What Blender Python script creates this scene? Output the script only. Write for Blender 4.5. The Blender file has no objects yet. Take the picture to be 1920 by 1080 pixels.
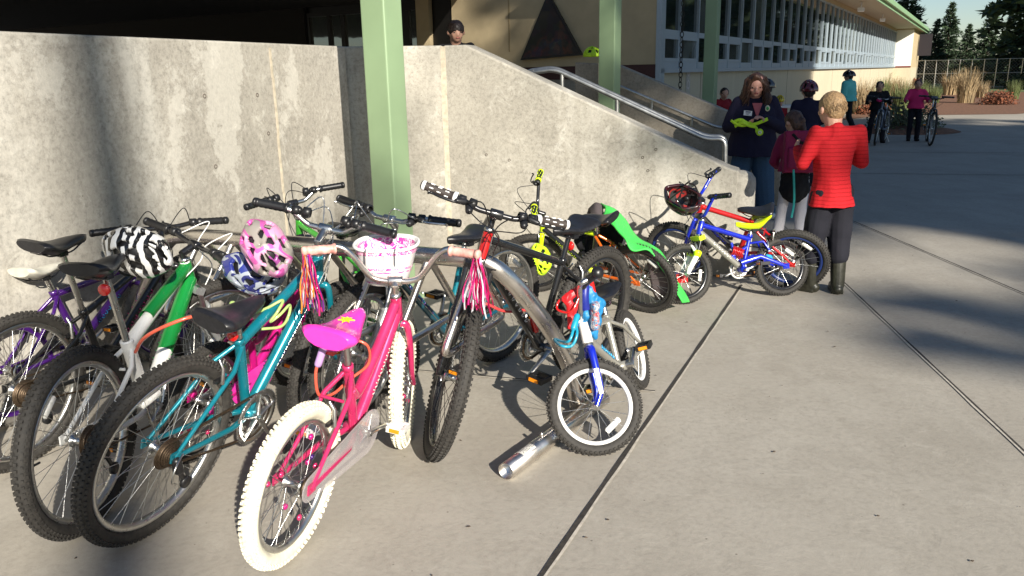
import bpy, bmesh, math, random
from mathutils import Vector, Matrix, noise, Euler
PI = math.pi
R_ = math.radians
S = bpy.context.scene
COL = S.collection
# ------------------------------------------------------------------ camera
FPX, HOR, ROLL, CH = 1500.0, 140.0, 0.02, 1.5
PITCH = math.atan((540-HOR)/FPX)
_f = Vector((0, math.cos(PITCH), -math.sin(PITCH)))
_r0 = Vector((1, 0, 0)); _u0 = Vector((0, math.sin(PITCH), math.cos(PITCH)))
_r = _r0*math.cos(ROLL)-_u0*math.sin(ROLL); _u = _u0*math.cos(ROLL)+_r0*math.sin(ROLL)
CAM = Vector((0, 0, CH))
cd = bpy.data.cameras.new('camera'); cam = bpy.data.objects.new('camera', cd); COL.objects.link(cam)
cam.matrix_world = Matrix(((_r.x, _u.x, -_f.x, 0), (_r.y, _u.y, -_f.y, 0), (_r.z, _u.z, -_f.z, CH), (0, 0, 0, 1)))
cd.sensor_width = 36; cd.lens = FPX/1920*36; cd.clip_start = .05; cd.clip_end = 2000
S.camera = cam
# ------------------------------------------------------------------ light
SUN_EL = R_(25.0); SD = Vector((-0.375, 0.927, 0)).normalized()       # horizontal travel direction of the light
sdir = Vector((SD.x*math.cos(SUN_EL), SD.y*math.cos(SUN_EL), -math.sin(SUN_EL)))
sl = bpy.data.lights.new('sun', 'SUN'); so = bpy.data.objects.new('sun', sl); COL.objects.link(so)
sl.energy = 5.0; sl.angle = R_(0.53); sl.color = (1, .935, .83)
so.rotation_euler = sdir.to_track_quat('-Z', 'Y').to_euler(); so.location = (10, -20, 12)
W = bpy.data.worlds.new('World'); S.world = W; W.use_nodes = True
nt = W.node_tree; nt.nodes.clear()
sk = nt.nodes.new('ShaderNodeTexSky'); sk.sky_type = 'NISHITA'; sk.sun_disc = False
sk.sun_elevation = SUN_EL; sk.sun_rotation = math.atan2(-SD.x, -SD.y); sk.air_density = 1.0; sk.dust_density = 0.3; sk.ozone_density = 3.0
bg = nt.nodes.new('ShaderNodeBackground'); bg.inputs[1].default_value = .062
wo = nt.nodes.new('ShaderNodeOutputWorld'); nt.links.new(sk.outputs[0], bg.inputs[0]); nt.links.new(bg.outputs[0], wo.inputs[0])
S.view_settings.view_transform = 'Standard'; S.view_settings.look = 'None'
S.view_settings.exposure = 0.80; S.view_settings.gamma = 1
S.render.engine = 'CYCLES'

# ------------------------------------------------------------------ pixel -> place helpers (reading the photograph's geometry)
def ray(x, y): return _f+_r*((x-960)/FPX)+_u*((540-y)/FPX)
def G(x, y, z=0.0):
    d = ray(x, y); return CAM+d*((z-CH)/d.z)
def P(x, y, Y):
    d = ray(x, y); return CAM+d*(Y/d.y)

# ------------------------------------------------------------------ materials
MATS = {}
def nodes(name):
    m = bpy.data.materials.new(name); m.use_nodes = True
    t = m.node_tree; b = t.nodes['Principled BSDF']; return m, t, b
def N(t, kind, **kw):
    n = t.nodes.new(kind)
    for k, v in kw.items():
        if k.startswith('i_'):
            key = k[2:]; n.inputs[int(key) if key.isdigit() else key].default_value = v
        else: setattr(n, k, v)
    return n
def ramp(t, stops):
    n = t.nodes.new('ShaderNodeValToRGB'); e = n.color_ramp.elements
    while len(e) > 1: e.remove(e[-1])
    e[0].position = stops[0][0]; e[0].color = (*stops[0][1], 1)
    for p, c in stops[1:]:
        x = e.new(p); x.color = (*c, 1)
    return n
def g3(v): return (v, v, v)
def mat(name, col, rough=.5, metal=0.0, var=.12, scale=30, coat=0.0, bump=0.0, spec=None, alpha=None, trans=None):
    """plain procedural material: colour with a fine mottling, roughness variation, optional bump"""
    if name in MATS: return MATS[name]
    m, t, b = nodes(name)
    tc = N(t, 'ShaderNodeTexCoord'); nz = N(t, 'ShaderNodeTexNoise'); nz.inputs['Scale'].default_value = scale; nz.inputs['Detail'].default_value = 5
    t.links.new(tc.outputs['Object'], nz.inputs['Vector'])
    lo = tuple(c*(1-var) for c in col); hi = tuple(min(1, c*(1+var)) for c in col)
    r = ramp(t, [(.3, lo), (.7, hi)]); t.links.new(nz.outputs[0], r.inputs[0]); t.links.new(r.outputs[0], b.inputs['Base Color'])
    mr = N(t, 'ShaderNodeMapRange'); mr.inputs[3].default_value = max(0.02, rough-.08); mr.inputs[4].default_value = min(1, rough+.1)
    t.links.new(nz.outputs[0], mr.inputs[0]); t.links.new(mr.outputs[0], b.inputs['Roughness'])
    b.inputs['Metallic'].default_value = metal; b.inputs['Coat Weight'].default_value = coat; b.inputs['Coat Roughness'].default_value = .08
    if spec is not None: b.inputs['Specular IOR Level'].default_value = spec
    if trans: b.inputs['Transmission Weight'].default_value = trans
    if alpha is not None: b.inputs['Alpha'].default_value = alpha
    if bump:
        bp = N(t, 'ShaderNodeBump'); bp.inputs['Strength'].default_value = bump; bp.inputs['Distance'].default_value = .01
        t.links.new(nz.outputs[0], bp.inputs['Height']); t.links.new(bp.outputs[0], b.inputs['Normal'])
    MATS[name] = m; return m

def concrete(name, base, light, dark, streak=.5, patch=.5, fine=.4, bump=.35, vscale=(1, 1, .12), seed=0.0, flake=0.0):
    m, t, b = nodes(name); L = t.links.new
    tc = N(t, 'ShaderNodeTexCoord')
    mp = N(t, 'ShaderNodeMapping'); mp.inputs['Location'].default_value = (seed, seed*.7, seed*.3); L(tc.outputs['Object'], mp.inputs[0])
    big = N(t, 'ShaderNodeTexNoise', i_Scale=1.1, i_Detail=8.0, i_Roughness=.65); L(mp.outputs[0], big.inputs['Vector'])
    ms = N(t, 'ShaderNodeMapping'); ms.inputs['Scale'].default_value = vscale; L(mp.outputs[0], ms.inputs[0])
    st = N(t, 'ShaderNodeTexNoise', i_Scale=2.6, i_Detail=7.0, i_Roughness=.6, i_Distortion=.4); L(ms.outputs[0], st.inputs['Vector'])
    fi = N(t, 'ShaderNodeTexNoise', i_Scale=38.0, i_Detail=6.0, i_Roughness=.75); L(mp.outputs[0], fi.inputs['Vector'])
    md = N(t, 'ShaderNodeTexNoise', i_Scale=7.0, i_Detail=9.0, i_Roughness=.72, i_Distortion=.6); L(mp.outputs[0], md.inputs['Vector'])
    def mix(a, bcol, fac, mode='MIX'):
        n = N(t, 'ShaderNodeMix', data_type='RGBA', blend_type=mode)
        if isinstance(a, tuple): n.inputs[6].default_value = (*a, 1)
        else: L(a, n.inputs[6])
        if isinstance(bcol, tuple): n.inputs[7].default_value = (*bcol, 1)
        else: L(bcol, n.inputs[7])
        if isinstance(fac, float): n.inputs[0].default_value = fac
        else: L(fac, n.inputs[0])
        return n.outputs[2]
    def rng(src, a, c, lo=0.0, hi=1.0):
        n = N(t, 'ShaderNodeMapRange'); n.inputs[1].default_value = a; n.inputs[2].default_value = c; n.inputs[3].default_value = lo; n.inputs[4].default_value = hi
        L(src, n.inputs[0]); return n.outputs[0]
    c = mix(base, dark, rng(big.outputs[0], .42, .68, 0, patch))
    c = mix(c, light, rng(st.outputs[0], .52, .64, 0, streak))
    c = mix(c, dark, rng(st.outputs[0], .46, .33, 0, streak*.6))
    c = mix(c, light, rng(md.outputs[0], .55, .68, 0, patch*.8))
    c = mix(c, dark, rng(md.outputs[0], .44, .30, 0, patch*.9))
    fr = ramp(t, [(.25, g3(1-fine)), (.5, g3(1.0)), (.75, g3(1+fine*.5))]); L(fi.outputs[0], fr.inputs[0])
    c = mix(c, fr.outputs[0], 1.0, 'MULTIPLY')
    if flake:
        m2 = N(t, 'ShaderNodeMapping'); m2.inputs['Scale'].default_value = (1, 1, .32); L(mp.outputs[0], m2.inputs[0])
        f1 = N(t, 'ShaderNodeTexNoise', i_Scale=1.9, i_Detail=3.0, i_Distortion=.5); L(m2.outputs[0], f1.inputs['Vector'])
        f2 = N(t, 'ShaderNodeTexNoise', i_Scale=9.0, i_Detail=12.0, i_Roughness=.78); L(mp.outputs[0], f2.inputs['Vector'])
        ad = N(t, 'ShaderNodeMath', operation='MULTIPLY_ADD'); ad.inputs[1].default_value = .55; L(f2.outputs[0], ad.inputs[0]); L(f1.outputs[0], ad.inputs[2])
        c = mix(c, light, rng(ad.outputs[0], .825, .865, 0, flake))
        c = mix(c, tuple(x*.72 for x in base), rng(ad.outputs[0], .76, .70, 0, flake*.55))
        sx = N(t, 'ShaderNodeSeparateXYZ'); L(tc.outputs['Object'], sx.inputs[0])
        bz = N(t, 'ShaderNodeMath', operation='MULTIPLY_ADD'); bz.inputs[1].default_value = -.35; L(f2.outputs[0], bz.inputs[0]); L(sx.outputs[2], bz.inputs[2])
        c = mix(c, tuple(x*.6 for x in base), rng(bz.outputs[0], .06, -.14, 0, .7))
    vo = N(t, 'ShaderNodeTexVoronoi', i_Scale=9.0); L(mp.outputs[0], vo.inputs['Vector'])
    c = mix(c, tuple(x*.35 for x in dark), rng(vo.outputs[0], .045, .02, 0, .75))
    L(c, b.inputs['Base Color']); b.inputs['Roughness'].default_value = .88; b.inputs['Specular IOR Level'].default_value = .25
    bp = N(t, 'ShaderNodeBump', i_Strength=bump, i_Distance=.006); L(md.outputs[0], bp.inputs['Height'])
    bp2 = N(t, 'ShaderNodeBump', i_Strength=bump*.8, i_Distance=.003); L(fi.outputs[0], bp2.inputs['Height']); L(bp.outputs[0], bp2.inputs['Normal'])
    L(bp2.outputs[0], b.inputs['Normal'])
    return m
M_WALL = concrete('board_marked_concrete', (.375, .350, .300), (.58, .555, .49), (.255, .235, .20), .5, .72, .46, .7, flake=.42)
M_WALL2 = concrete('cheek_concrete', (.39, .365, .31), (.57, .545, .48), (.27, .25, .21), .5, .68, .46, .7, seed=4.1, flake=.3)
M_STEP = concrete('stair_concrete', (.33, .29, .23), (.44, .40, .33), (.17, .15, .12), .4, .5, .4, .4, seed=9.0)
M_PAVE = concrete('broom_finished_concrete', (.515, .47, .395), (.64, .595, .51), (.33, .295, .24), .5, .9, .5, .45, vscale=(1, .3, 1), seed=2.0, flake=.3)
M_SMOOTHC = concrete('painted_block', (.52, .46, .33), (.58, .52, .39), (.42, .37, .27), .3, .3, .12, .15, seed=6.0)
M_STUCCO = mat('tan_stucco', (.46, .37, .225), .85, var=.08, scale=4, bump=.2)
M_GREENP = mat('sage_green_paint', (.235, .33, .185), .45, var=.09, scale=2.2, bump=.03)
M_GREENR = mat('green_roof_metal', (.22, .36, .20), .45, var=.06, scale=2)
M_SOFFIT = mat('soffit_board', (.50, .44, .33), .8, var=.05)
M_DARKBAND = mat('maroon_band', (.05, .012, .012), .5)
M_BRONZE = mat('dark_bronze', (.012, .011, .010), .35, metal=.3)
M_CHROME = mat('polished_steel', (.72, .68, .63), .27, metal=1.0, var=.12, scale=14)
M_STEEL = mat('galvanised_steel', (.42, .42, .40), .35, metal=.9, var=.15, scale=20)
M_ALU = mat('window_aluminium', (.36, .43, .48), .45, metal=.25, var=.05)
M_RUB = mat('black_rubber', (.032, .029, .025), .75, var=.35, scale=60, bump=.2)
M_RUBW = mat('cream_rubber', (.74, .70, .55), .7, var=.16, scale=26, bump=.1)
M_BLK = mat('black_plastic', (.012, .012, .013), .38)
M_BLKM = mat('black_metal', (.014, .014, .016), .25, metal=.2, coat=.6)
M_LEATH = mat('black_saddle_vinyl', (.014, .014, .016), .33, var=.3, scale=90, bump=.05)
M_SIL = mat('silver_alloy', (.60, .60, .58), .28, metal=1.0, var=.1)
M_WHT = mat('white_plastic', (.80, .79, .76), .35, var=.04)
M_RED = mat('red_reflector', (.62, .012, .01), .15, coat=.8)
M_AMB = mat('amber_reflector', (.85, .28, .01), .2, coat=.8)
M_CLR = mat('clear_reflector', (.72, .72, .68), .12, coat=.8, var=.2, scale=150)
M_CHAIN = mat('oily_chain', (.10, .07, .045), .45, metal=.8, var=.5, scale=200)
def paint(name, col, metal=.35):
    m = mat(name, col, .28, metal=metal, coat=.7, var=.10, scale=9)
    if 'worn' not in m:
        m['worn'] = 1; t = m.node_tree; b = t.nodes['Principled BSDF']; L = t.links.new; tc = N(t, 'ShaderNodeTexCoord'); nz = N(t, 'ShaderNodeTexNoise', i_Scale=55.0, i_Detail=8.0, i_Roughness=.8); L(tc.outputs['Object'], nz.inputs['Vector'])
        r = ramp(t, [(.60, g3(0)), (.66, g3(.55))]); L(nz.outputs[0], r.inputs[0]); old = b.inputs['Base Color'].links[0].from_socket; mx = N(t, 'ShaderNodeMix', data_type='RGBA'); L(r.outputs[0], mx.inputs[0]); L(old, mx.inputs[6]); mx.inputs[7].default_value = (.20, .175, .14, 1); L(mx.outputs[2], b.inputs['Base Color'])
        n2 = N(t, 'ShaderNodeMapRange'); n2.inputs[1].default_value = .4; n2.inputs[2].default_value = .7; n2.inputs[3].default_value = .03; n2.inputs[4].default_value = .35; L(nz.outputs[0], n2.inputs[0]); L(n2.outputs[0], b.inputs['Coat Roughness'])
    return m

# ------------------------------------------------------------------ mesh builder
class MB:
    def __init__(s): s.v = []; s.f = []; s.m = []; s.sm = []; s.mats = []; s.cur = None; s.T = None
    def mat(s, m):
        if m not in s.mats: s.mats.append(m)
        s.cur = s.mats.index(m); return s
    def add(s, vs, fs, smooth=True):
        o = len(s.v)
        if s.T: vs = [s.T(Vector(v)) for v in vs]
        s.v += [tuple(v) for v in vs]
        for f in fs:
            s.f.append(tuple(i+o for i in f)); s.m.append(s.cur or 0); s.sm.append(smooth)
        return s
    def box(s, c, d, rot=None, smooth=False):
        c = Vector(c); vs = []
        for x in (-1, 1):
            for y in (-1, 1):
                for z in (-1, 1):
                    p = Vector((x*d[0]/2, y*d[1]/2, z*d[2]/2))
                    if rot is not None: p = rot @ p
                    vs.append(c+p)
        return s.add(vs, [(0, 1, 3, 2), (4, 6, 7, 5), (0, 4, 5, 1), (2, 3, 7, 6), (0, 2, 6, 4), (1, 5, 7, 3)], smooth)
    def obox(s, o, ux, uy, uz, smooth=False):
        o = Vector(o); vs = [o+ux*a+uy*b+uz*c for a in (0, 1) for b in (0, 1) for c in (0, 1)]
        return s.add(vs, [(0, 1, 3, 2), (4, 6, 7, 5), (0, 4, 5, 1), (2, 3, 7, 6), (0, 2, 6, 4), (1, 5, 7, 3)], smooth)
    def tube(s, pts, r, n=10, caps=True, flat=1.0, up=None, closed=False):
        pts = [Vector(p) for p in pts]; k = len(pts)
        rs = list(r) if isinstance(r, (list, tuple)) else [r]*k
        vs = []; prev = None
        for i, p in enumerate(pts):
            if closed: d = pts[(i+1) % k]-pts[i-1]
            else: d = (pts[min(i+1, k-1)]-pts[max(i-1, 0)])
            if d.length < 1e-9: d = Vector((0, 0, 1))
            d.normalize()
            if prev is None:
                a = Vector(up) if up else (Vector((0, 0, 1)) if abs(d.z) < .9 else Vector((1, 0, 0)))
            else: a = prev
            a = (a-d*a.dot(d))
            if a.length < 1e-6: a = d.orthogonal()
            a.normalize(); prev = a; b = d.cross(a)
            for j in range(n):
                t = 2*PI*j/n; vs.append(p+a*(math.cos(t)*rs[i])+b*(math.sin(t)*rs[i]*flat))
        fs = []
        for i in range(k if closed else k-1):
            i2 = (i+1) % k
            for j in range(n):
                j2 = (j+1) % n; fs.append((i*n+j, i*n+j2, i2*n+j2, i2*n+j))
        s.add(vs, fs, True)
        if caps and not closed:
            s.add(vs[:n], [tuple(range(n))[::-1]], False); s.add(vs[-n:], [tuple(range(n))], False)
        return s
    def lathe(s, c, ax, prof, n=24, smooth=True, closed=False):
        """prof: (radius, height along ax)"""
        c = Vector(c); ax = Vector(ax).normalized(); a = ax.orthogonal().normalized(); b = ax.cross(a); vs = []
        for (r, h) in prof:
            for j in range(n):
                t = 2*PI*j/n; vs.append(c+ax*h+(a*math.cos(t)+b*math.sin(t))*r)
        fs = []; k = len(prof)
        for i in range(k if closed else k-1):
            i2 = (i+1) % k
            for j in range(n):
                j2 = (j+1) % n; fs.append((i*n+j, i*n+j2, i2*n+j2, i2*n+j))
        return s.add(vs, fs, smooth)
    def ell(s, c, r, rot=None, nu=16, nv=10):
        c = Vector(c); vs = []; fs = []
        for i in range(nv+1):
            ph = PI*i/nv
            for j in range(nu):
                t = 2*PI*j/nu; p = Vector((r[0]*math.sin(ph)*math.cos(t), r[1]*math.sin(ph)*math.sin(t), r[2]*math.cos(ph)))
                if rot is not None: p = rot @ p
                vs.append(c+p)
        for i in range(nv):
            for j in range(nu):
                j2 = (j+1) % nu; fs.append((i*nu+j, (i+1)*nu+j, (i+1)*nu+j2, i*nu+j2))
        return s.add(vs, fs, True)
    def cap(s, a, b, r1, r2, n=12, flat=1.0, up=None):
        """closed capsule between two joints, tapering"""
        a = Vector(a); b = Vector(b); d = b-a; L = d.length
        if L < 1e-6: return s.ell(a, (r1, r1, r1))
        d.normalize(); pts = []; rs = []
        for i in range(4):
            t = PI/2*(1-i/4); pts.append(a-d*(r1*math.sin(t))); rs.append(max(1e-4, r1*math.cos(t)))
        pts.append(a); rs.append(r1); pts.append(b); rs.append(r2)
        for i in range(1, 5):
            t = PI/2*i/4; pts.append(b+d*(r2*math.sin(t))); rs.append(max(1e-4, r2*math.cos(t)))
        return s.tube(pts, rs, n, caps=True, flat=flat, up=up)
    def loft(s, st, n=24):
        """closed loft: stations (centre, rx, ry)"""
        vs = []
        for c, rx, ry in st:
            for j in range(n): t = 2*PI*j/n; vs.append(Vector(c)+Vector((math.cos(t)*rx, math.sin(t)*ry, 0)))
        k = len(st); fs = [(i*n+j, i*n+(j+1) % n, (i+1)*n+(j+1) % n, (i+1)*n+j) for i in range(k-1) for j in range(n)]
        return s.add(vs, fs+[tuple(range(n))[::-1], tuple(range((k-1)*n, k*n))], True)
    def prism(s, poly, ext, smooth=False):
        """poly: list of 3-D points (planar), extruded by vector ext"""
        n = len(poly); a = [Vector(p) for p in poly]; b = [p+Vector(ext) for p in a]
        fs = [tuple(range(n))[::-1], tuple(range(n, 2*n))]+[(i, (i+1) % n, n+(i+1) % n, n+i) for i in range(n)]
        return s.add(a+b, fs, smooth)
    def grid(s, rows, smooth=True):
        n = len(rows[0]); vs = [p for r in rows for p in r]
        return s.add(vs, [(i*n+j, i*n+j+1, (i+1)*n+j+1, (i+1)*n+j) for i in range(len(rows)-1) for j in range(n-1)], smooth)
    def mesh(s, name):
        me = bpy.data.meshes.new(name); me.from_pydata(s.v, [], s.f)
        for m in s.mats: me.materials.append(m)
        me.polygons.foreach_set('material_index', s.m); me.polygons.foreach_set('use_smooth', s.sm)
        me.update(); return me
    def build(s, name, parent=None, m=None, fix=True, **tags):
        if m is not None and not s.mats: s.mats.append(m)
        me = s.mesh(name)
        if fix:
            bm = bmesh.new(); bm.from_mesh(me); bmesh.ops.recalc_face_normals(bm, faces=bm.faces); bm.to_mesh(me); bm.free()
        o = bpy.data.objects.new(name, me); COL.objects.link(o)
        if parent is not None: o.parent = parent
        for k, v in tags.items(): o[k] = v
        return o
def thing(name, label, cat, loc=(0, 0, 0), rot=None, group=None):
    o = bpy.data.objects.new(name, None); COL.objects.link(o); o.location = loc; o.empty_display_size = .2
    if rot: o.rotation_euler = rot
    o['label'] = label; o['category'] = cat
    if group: o['group'] = group
    return o
def tag(o, label, cat, group=None):
    o['label'] = label; o['category'] = cat
    if group: o['group'] = group
    return o
def spline(pts, n=8, closed=False):
    """Catmull-Rom through the points"""
    p = [Vector(q) for q in pts]; k = len(p); out = []
    for i in range(k if closed else k-1):
        a = p[i-1] if (i > 0 or closed) else p[0]*2-p[1]
        b = p[i]; c = p[(i+1) % k]; d = p[(i+2) % k] if (closed or i+2 < k) else c*2-b
        for j in range(n):
            t = j/n; out.append(.5*((2*b)+(c-a)*t+(2*a-5*b+4*c-d)*t*t+(3*b-a-3*c+d)*t**3))
    if not closed: out.append(p[-1])
    return out
def fillet(pts, r, n=6):
    p = [Vector(q) for q in pts]; out = [p[0]]
    for i in range(1, len(p)-1):
        a, b, c = p[i-1], p[i], p[i+1]; u = (a-b); v = (c-b); lu = min(r, u.length*.49); lv = min(r, v.length*.49)
        A = b+u.normalized()*lu; C_ = b+v.normalized()*lv
        for j in range(n+1):
            t = j/n; out.append(A*(1-t)**2+b*2*t*(1-t)+C_*t*t)
    out.append(p[-1]); return out
# ================================================================== SETTING
UB = Vector((.492, .870, 0)).normalized(); VB = Vector((-UB.y, UB.x, 0)); Z = Vector((0, 0, 1))   # along / across the school wing
FA = 5.27                                                                                     # facade: X = .5655 Y - FA
def fac(Y, out=0.0, z=0.0): return Vector((UB.x/UB.y*Y-FA, Y, z))-VB*out
def rot_to(x, y):                                                                             # rotation with local x along (x,y)
    return Matrix.Rotation(math.atan2(y, x), 3, 'Z')
def bevel(o, w=.012, seg=2):
    md = o.modifiers.new('bevel', 'BEVEL'); md.width = w; md.segments = seg; md.limit_method = 'ANGLE'; md.angle_limit = R_(40); return o
# ground -------------------------------------------------------------
mb = MB().mat(M_PAVE); n = 24
xs = [-300, -60, -20]+[-8+i for i in range(0, 30)]+[40, 120, 300]; ys = [-300, -80, -20, -6]+[0+i for i in range(0, 34)]+[60, 150, 400]
mb.grid([[(x, y, 0) for y in ys] for x in xs], False); gnd = mb.build('ground', fix=False, kind='structure')
# joints tooled in the paving
M_JOINT = mat('joint_dark_gap', (.035, .03, .025), .95, var=.4, scale=50); M_JLIP = mat('joint_lip', (.50, .455, .38), .85, var=.2, scale=40)  # dark joint colour with a paler lip beside it
def joint(a, b, w=.016):
    a = Vector((a.x, a.y, 0)); b = Vector((b.x, b.y, 0)); d = (b-a).normalized(); p = Vector((-d.y, d.x, 0)); k = max(2, int((b-a).length/.12))
    l = []; r_ = []; rnd = random.Random(int(a.x*100))
    rows = []
    for i in range(k+1):
        q = a+(b-a)*i/k; ww = w*(.75+.5*rnd.random()); rows.append([q-p*ww*.5+Z*.004, q+p*ww*.5+Z*.004])
    MB().mat(M_JOINT).grid(rows, False).build('paving_joint', fix=False, kind='structure')
    rows = [[q[0]+p*0-p*.001, q[0]-p*(.008+.005*rnd.random())] for q in rows]
    MB().mat(M_JLIP).grid(rows, False).build('paving_joint_lip', fix=False, kind='structure')
j1a, j1b = G(1015, 1080), G(1390, 535); dj = (j1b-j1a).normalized()
joint(j1a-dj*1.2, j1b)
j2a, j2b = G(900, 705), G(1240, 735); dj2 = (j2b-j2a).normalized(); joint(j2a-dj2*2.2, j2b-dj2*.03, .010)
j3a, j3b = G(1455, 410), G(1620, 565); dj3 = (j3b-j3a).normalized(); joint(j3a-dj3*3.5, j3b+dj3*2.6, .011)
j4a, j4b = G(1600, 415), G(1706, 460); dj4 = (j4b-j4a).normalized(); joint(j4a, j4b+dj4*2)
for yy in (11.6, 15.0, 18.5): joint(Vector((3.4, yy+.6, 0)), Vector((14, yy-2.2, 0)), .02)
# loose grit and leaf scraps
rnd = random.Random(77); mb = MB().mat(mat('grit', (.07, .05, .035), .9, var=.6, scale=90)); 
for i in range(420):
    x = rnd.uniform(-2.5, 6); y = rnd.uniform(1.6, 9); r_ = rnd.choice((.002, .003, .003, .005, .009)); a_ = rnd.random()*6; c = Vector((x, y, .004)); r_ *= .75; k = [c+Vector((math.cos(a_+2*PI*j/5)*r_*rnd.uniform(.5, 1.4), math.sin(a_+2*PI*j/5)*r_*rnd.uniform(.4, 1), rnd.uniform(0, r_*.5))) for j in range(5)]
    mb.add(k+[c+Z*r_*.7], [(0, 1, 5), (1, 2, 5), (2, 3, 5), (3, 4, 5), (4, 0, 5)], False)
o_ = mb.build('grit', fix=False, kind='stuff'); o_['label'] = 'loose grit and leaf scraps scattered over the paving'; o_['category'] = 'grit'
# planting bed along the far end of the wing ---------------------------
M_MULCH = mat('bark_mulch', (.16, .075, .04), .95, var=.5, scale=12, bump=.8)
bed = [fac(24.5, 1.2), fac(60, .6), Vector((46, 44, 0)), G(1906, 214), G(1650, 217)]
mb = MB().mat(M_MULCH); mb.add([Vector((p.x, p.y, .006)) for p in bed], [tuple(range(len(bed)))], False); mb.build('planting_bed', fix=False, kind='structure')
# ------------------------------------------------------------------ left wall
WC = Vector((-1.22, 6.30, 0)); wl = Vector((-.367, -.93, 0)).normalized(); wn = Vector((.93, -.367, 0)).normalized()   # outward normal
HW = 1.73
A0 = WC+wl*5.2
mb = MB().mat(M_WALL); mb.prism([A0, WC, WC+Z*HW, A0+Z*HW], -wn*.22)
w1 = bevel(mb.build('concrete_wall')); tag(w1, 'tall stained concrete wall with white mineral streaks, left of the green column', 'wall')
def onwall(px, py):      # point of the left wall's face seen at that pixel
    d = ray(px, py); t = ((WC-CAM).dot(wn))/d.dot(wn); return CAM+d*t
M_SEAM = mat('form_seam', (.45, .395, .30), .9, var=.2, scale=30); M_TIE = mat('tie_hole', (.13, .11, .09), .95)
p0 = onwall(516, 200)
mb = MB().mat(M_SEAM)
for i in range(9):
    z0 = 1.70*i/9; mb.box(Vector((p0.x, p0.y, z0+.094))+wn*.003+wl*(.004*math.sin(i*1.7)), (.016, .008, .189), rot_to(wl.x, wl.y))
mb.build('form_seam', w1)
for (px, py) in ((383, 180), (482, 178), (404, 312), (503, 250)):
    p = onwall(px, py); MB().mat(M_TIE).lathe(p, wn, [(.009, .000), (.009, .0035), (.013, .0035), (.013, .0)], 16).build('tie_hole', w1)
# ------------------------------------------------------------------ near cheek wall of the stairs
CB = Vector((-.50, 6.50, 0)); CE = Vector((1.66, 5.80, 0)); cw = (CE-CB).normalized(); cn = Vector((cw.y, -cw.x, 0))   # cn faces the camera
if cn.y > 0: cn = -cn
def onplane(px, py, o, nrm):
    d = ray(px, py); return CAM+d*((o-CAM).dot(nrm)/d.dot(nrm))
s1 = onplane(872, 85, CB, cn); s2 = onplane(1368, 316, CB, cn)
mb = MB().mat(M_WALL2)
mb.prism([CB, CE, Vector((CE.x, CE.y, s2.z-.02)), Vector((s2.x, s2.y, s2.z)), Vector((s1.x, s1.y, HW)), CB+Z*HW], -cn*.24)
mb.prism([Vector((-1.30, 6.31, 0)), CB, CB+Z*HW, Vector((-1.30, 6.31, HW))], Vector((-0.06, .24, 0)))
mb2 = MB().mat(M_SEAM)
for i in range(8): mb2.box(CB+cn*.001+Z*(.11+.215*i)+Vector((.002*math.sin(i*2.1), 0, 0)), (.045, .010, .215))
# rounded end
c0 = CE-cn*.12; prof = [(.12, 0), (.12, s2.z-.12), (.115, s2.z-.08), (.09, s2.z-.045), (.05, s2.z-.028), (.001, s2.z-.022)]
mb.lathe(c0, Z, prof, 24)
w2 = bevel(mb.build('stair_wall'), .014); mb2.build('corner_seam', w2); tag(w2, 'sloping concrete cheek wall in front of the stairs, behind the bikes', 'wall')
for (px, py) in ((912, 290), (955, 300), (1205, 295), (1230, 280), (1215, 320)):
    p = onplane(px, py, CB, cn); MB().mat(M_TIE).lathe(p, cn, [(.007, .0), (.007, .003), (.011, .003), (.011, .0)], 14).build('tie_hole', w2)
# far cheek ------------------------------------------------------------
FB = P(1078, 118, 9.75); FB.z = 0; fcw = cw
def onfar(px, py): return onplane(px, py, FB, cn)
f0 = onfar(1078, 117); f1 = onfar(1157, 121); f2 = onfar(1363, 208); slope = (f2.z-f1.z)/((f2-f1).xy.length)
fe = f2+cw*.62; fe.z = f2.z+slope*.62
mb = MB().mat(M_STEP)
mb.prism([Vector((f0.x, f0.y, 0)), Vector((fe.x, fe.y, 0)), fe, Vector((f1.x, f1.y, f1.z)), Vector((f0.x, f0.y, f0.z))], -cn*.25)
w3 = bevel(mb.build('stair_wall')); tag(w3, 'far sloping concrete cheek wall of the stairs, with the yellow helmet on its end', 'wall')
# steps and landing ------------------------------------------------------
mb = MB().mat(M_STEP); LZ = .78; dep = (FB-CB).dot(-cn)
top = Vector((s1.x, s1.y, 0))-cn*.25
for k in range(5):
    z = LZ-.156*k; a = top+cw*(.10+.33*(k-1)) if k else top-cw*.25
    b = top+cw*(.10+.33*k); mb.prism([a+cn*0, b, b-cn*(dep-.26), a-cn*(dep-.26)], Z*z)
st = mb.build('stairs'); tag(st, 'concrete steps going down between the two sloping cheek walls', 'stairs')
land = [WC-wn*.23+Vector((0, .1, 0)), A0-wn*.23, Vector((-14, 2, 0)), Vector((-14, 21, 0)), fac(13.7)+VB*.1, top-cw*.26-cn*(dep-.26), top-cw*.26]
mb = MB().mat(M_STEP); mb.prism([Vector((p.x, p.y, 0.01)) for p in land], Z*(LZ-.02)); mb.build('landing', kind='structure')
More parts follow.
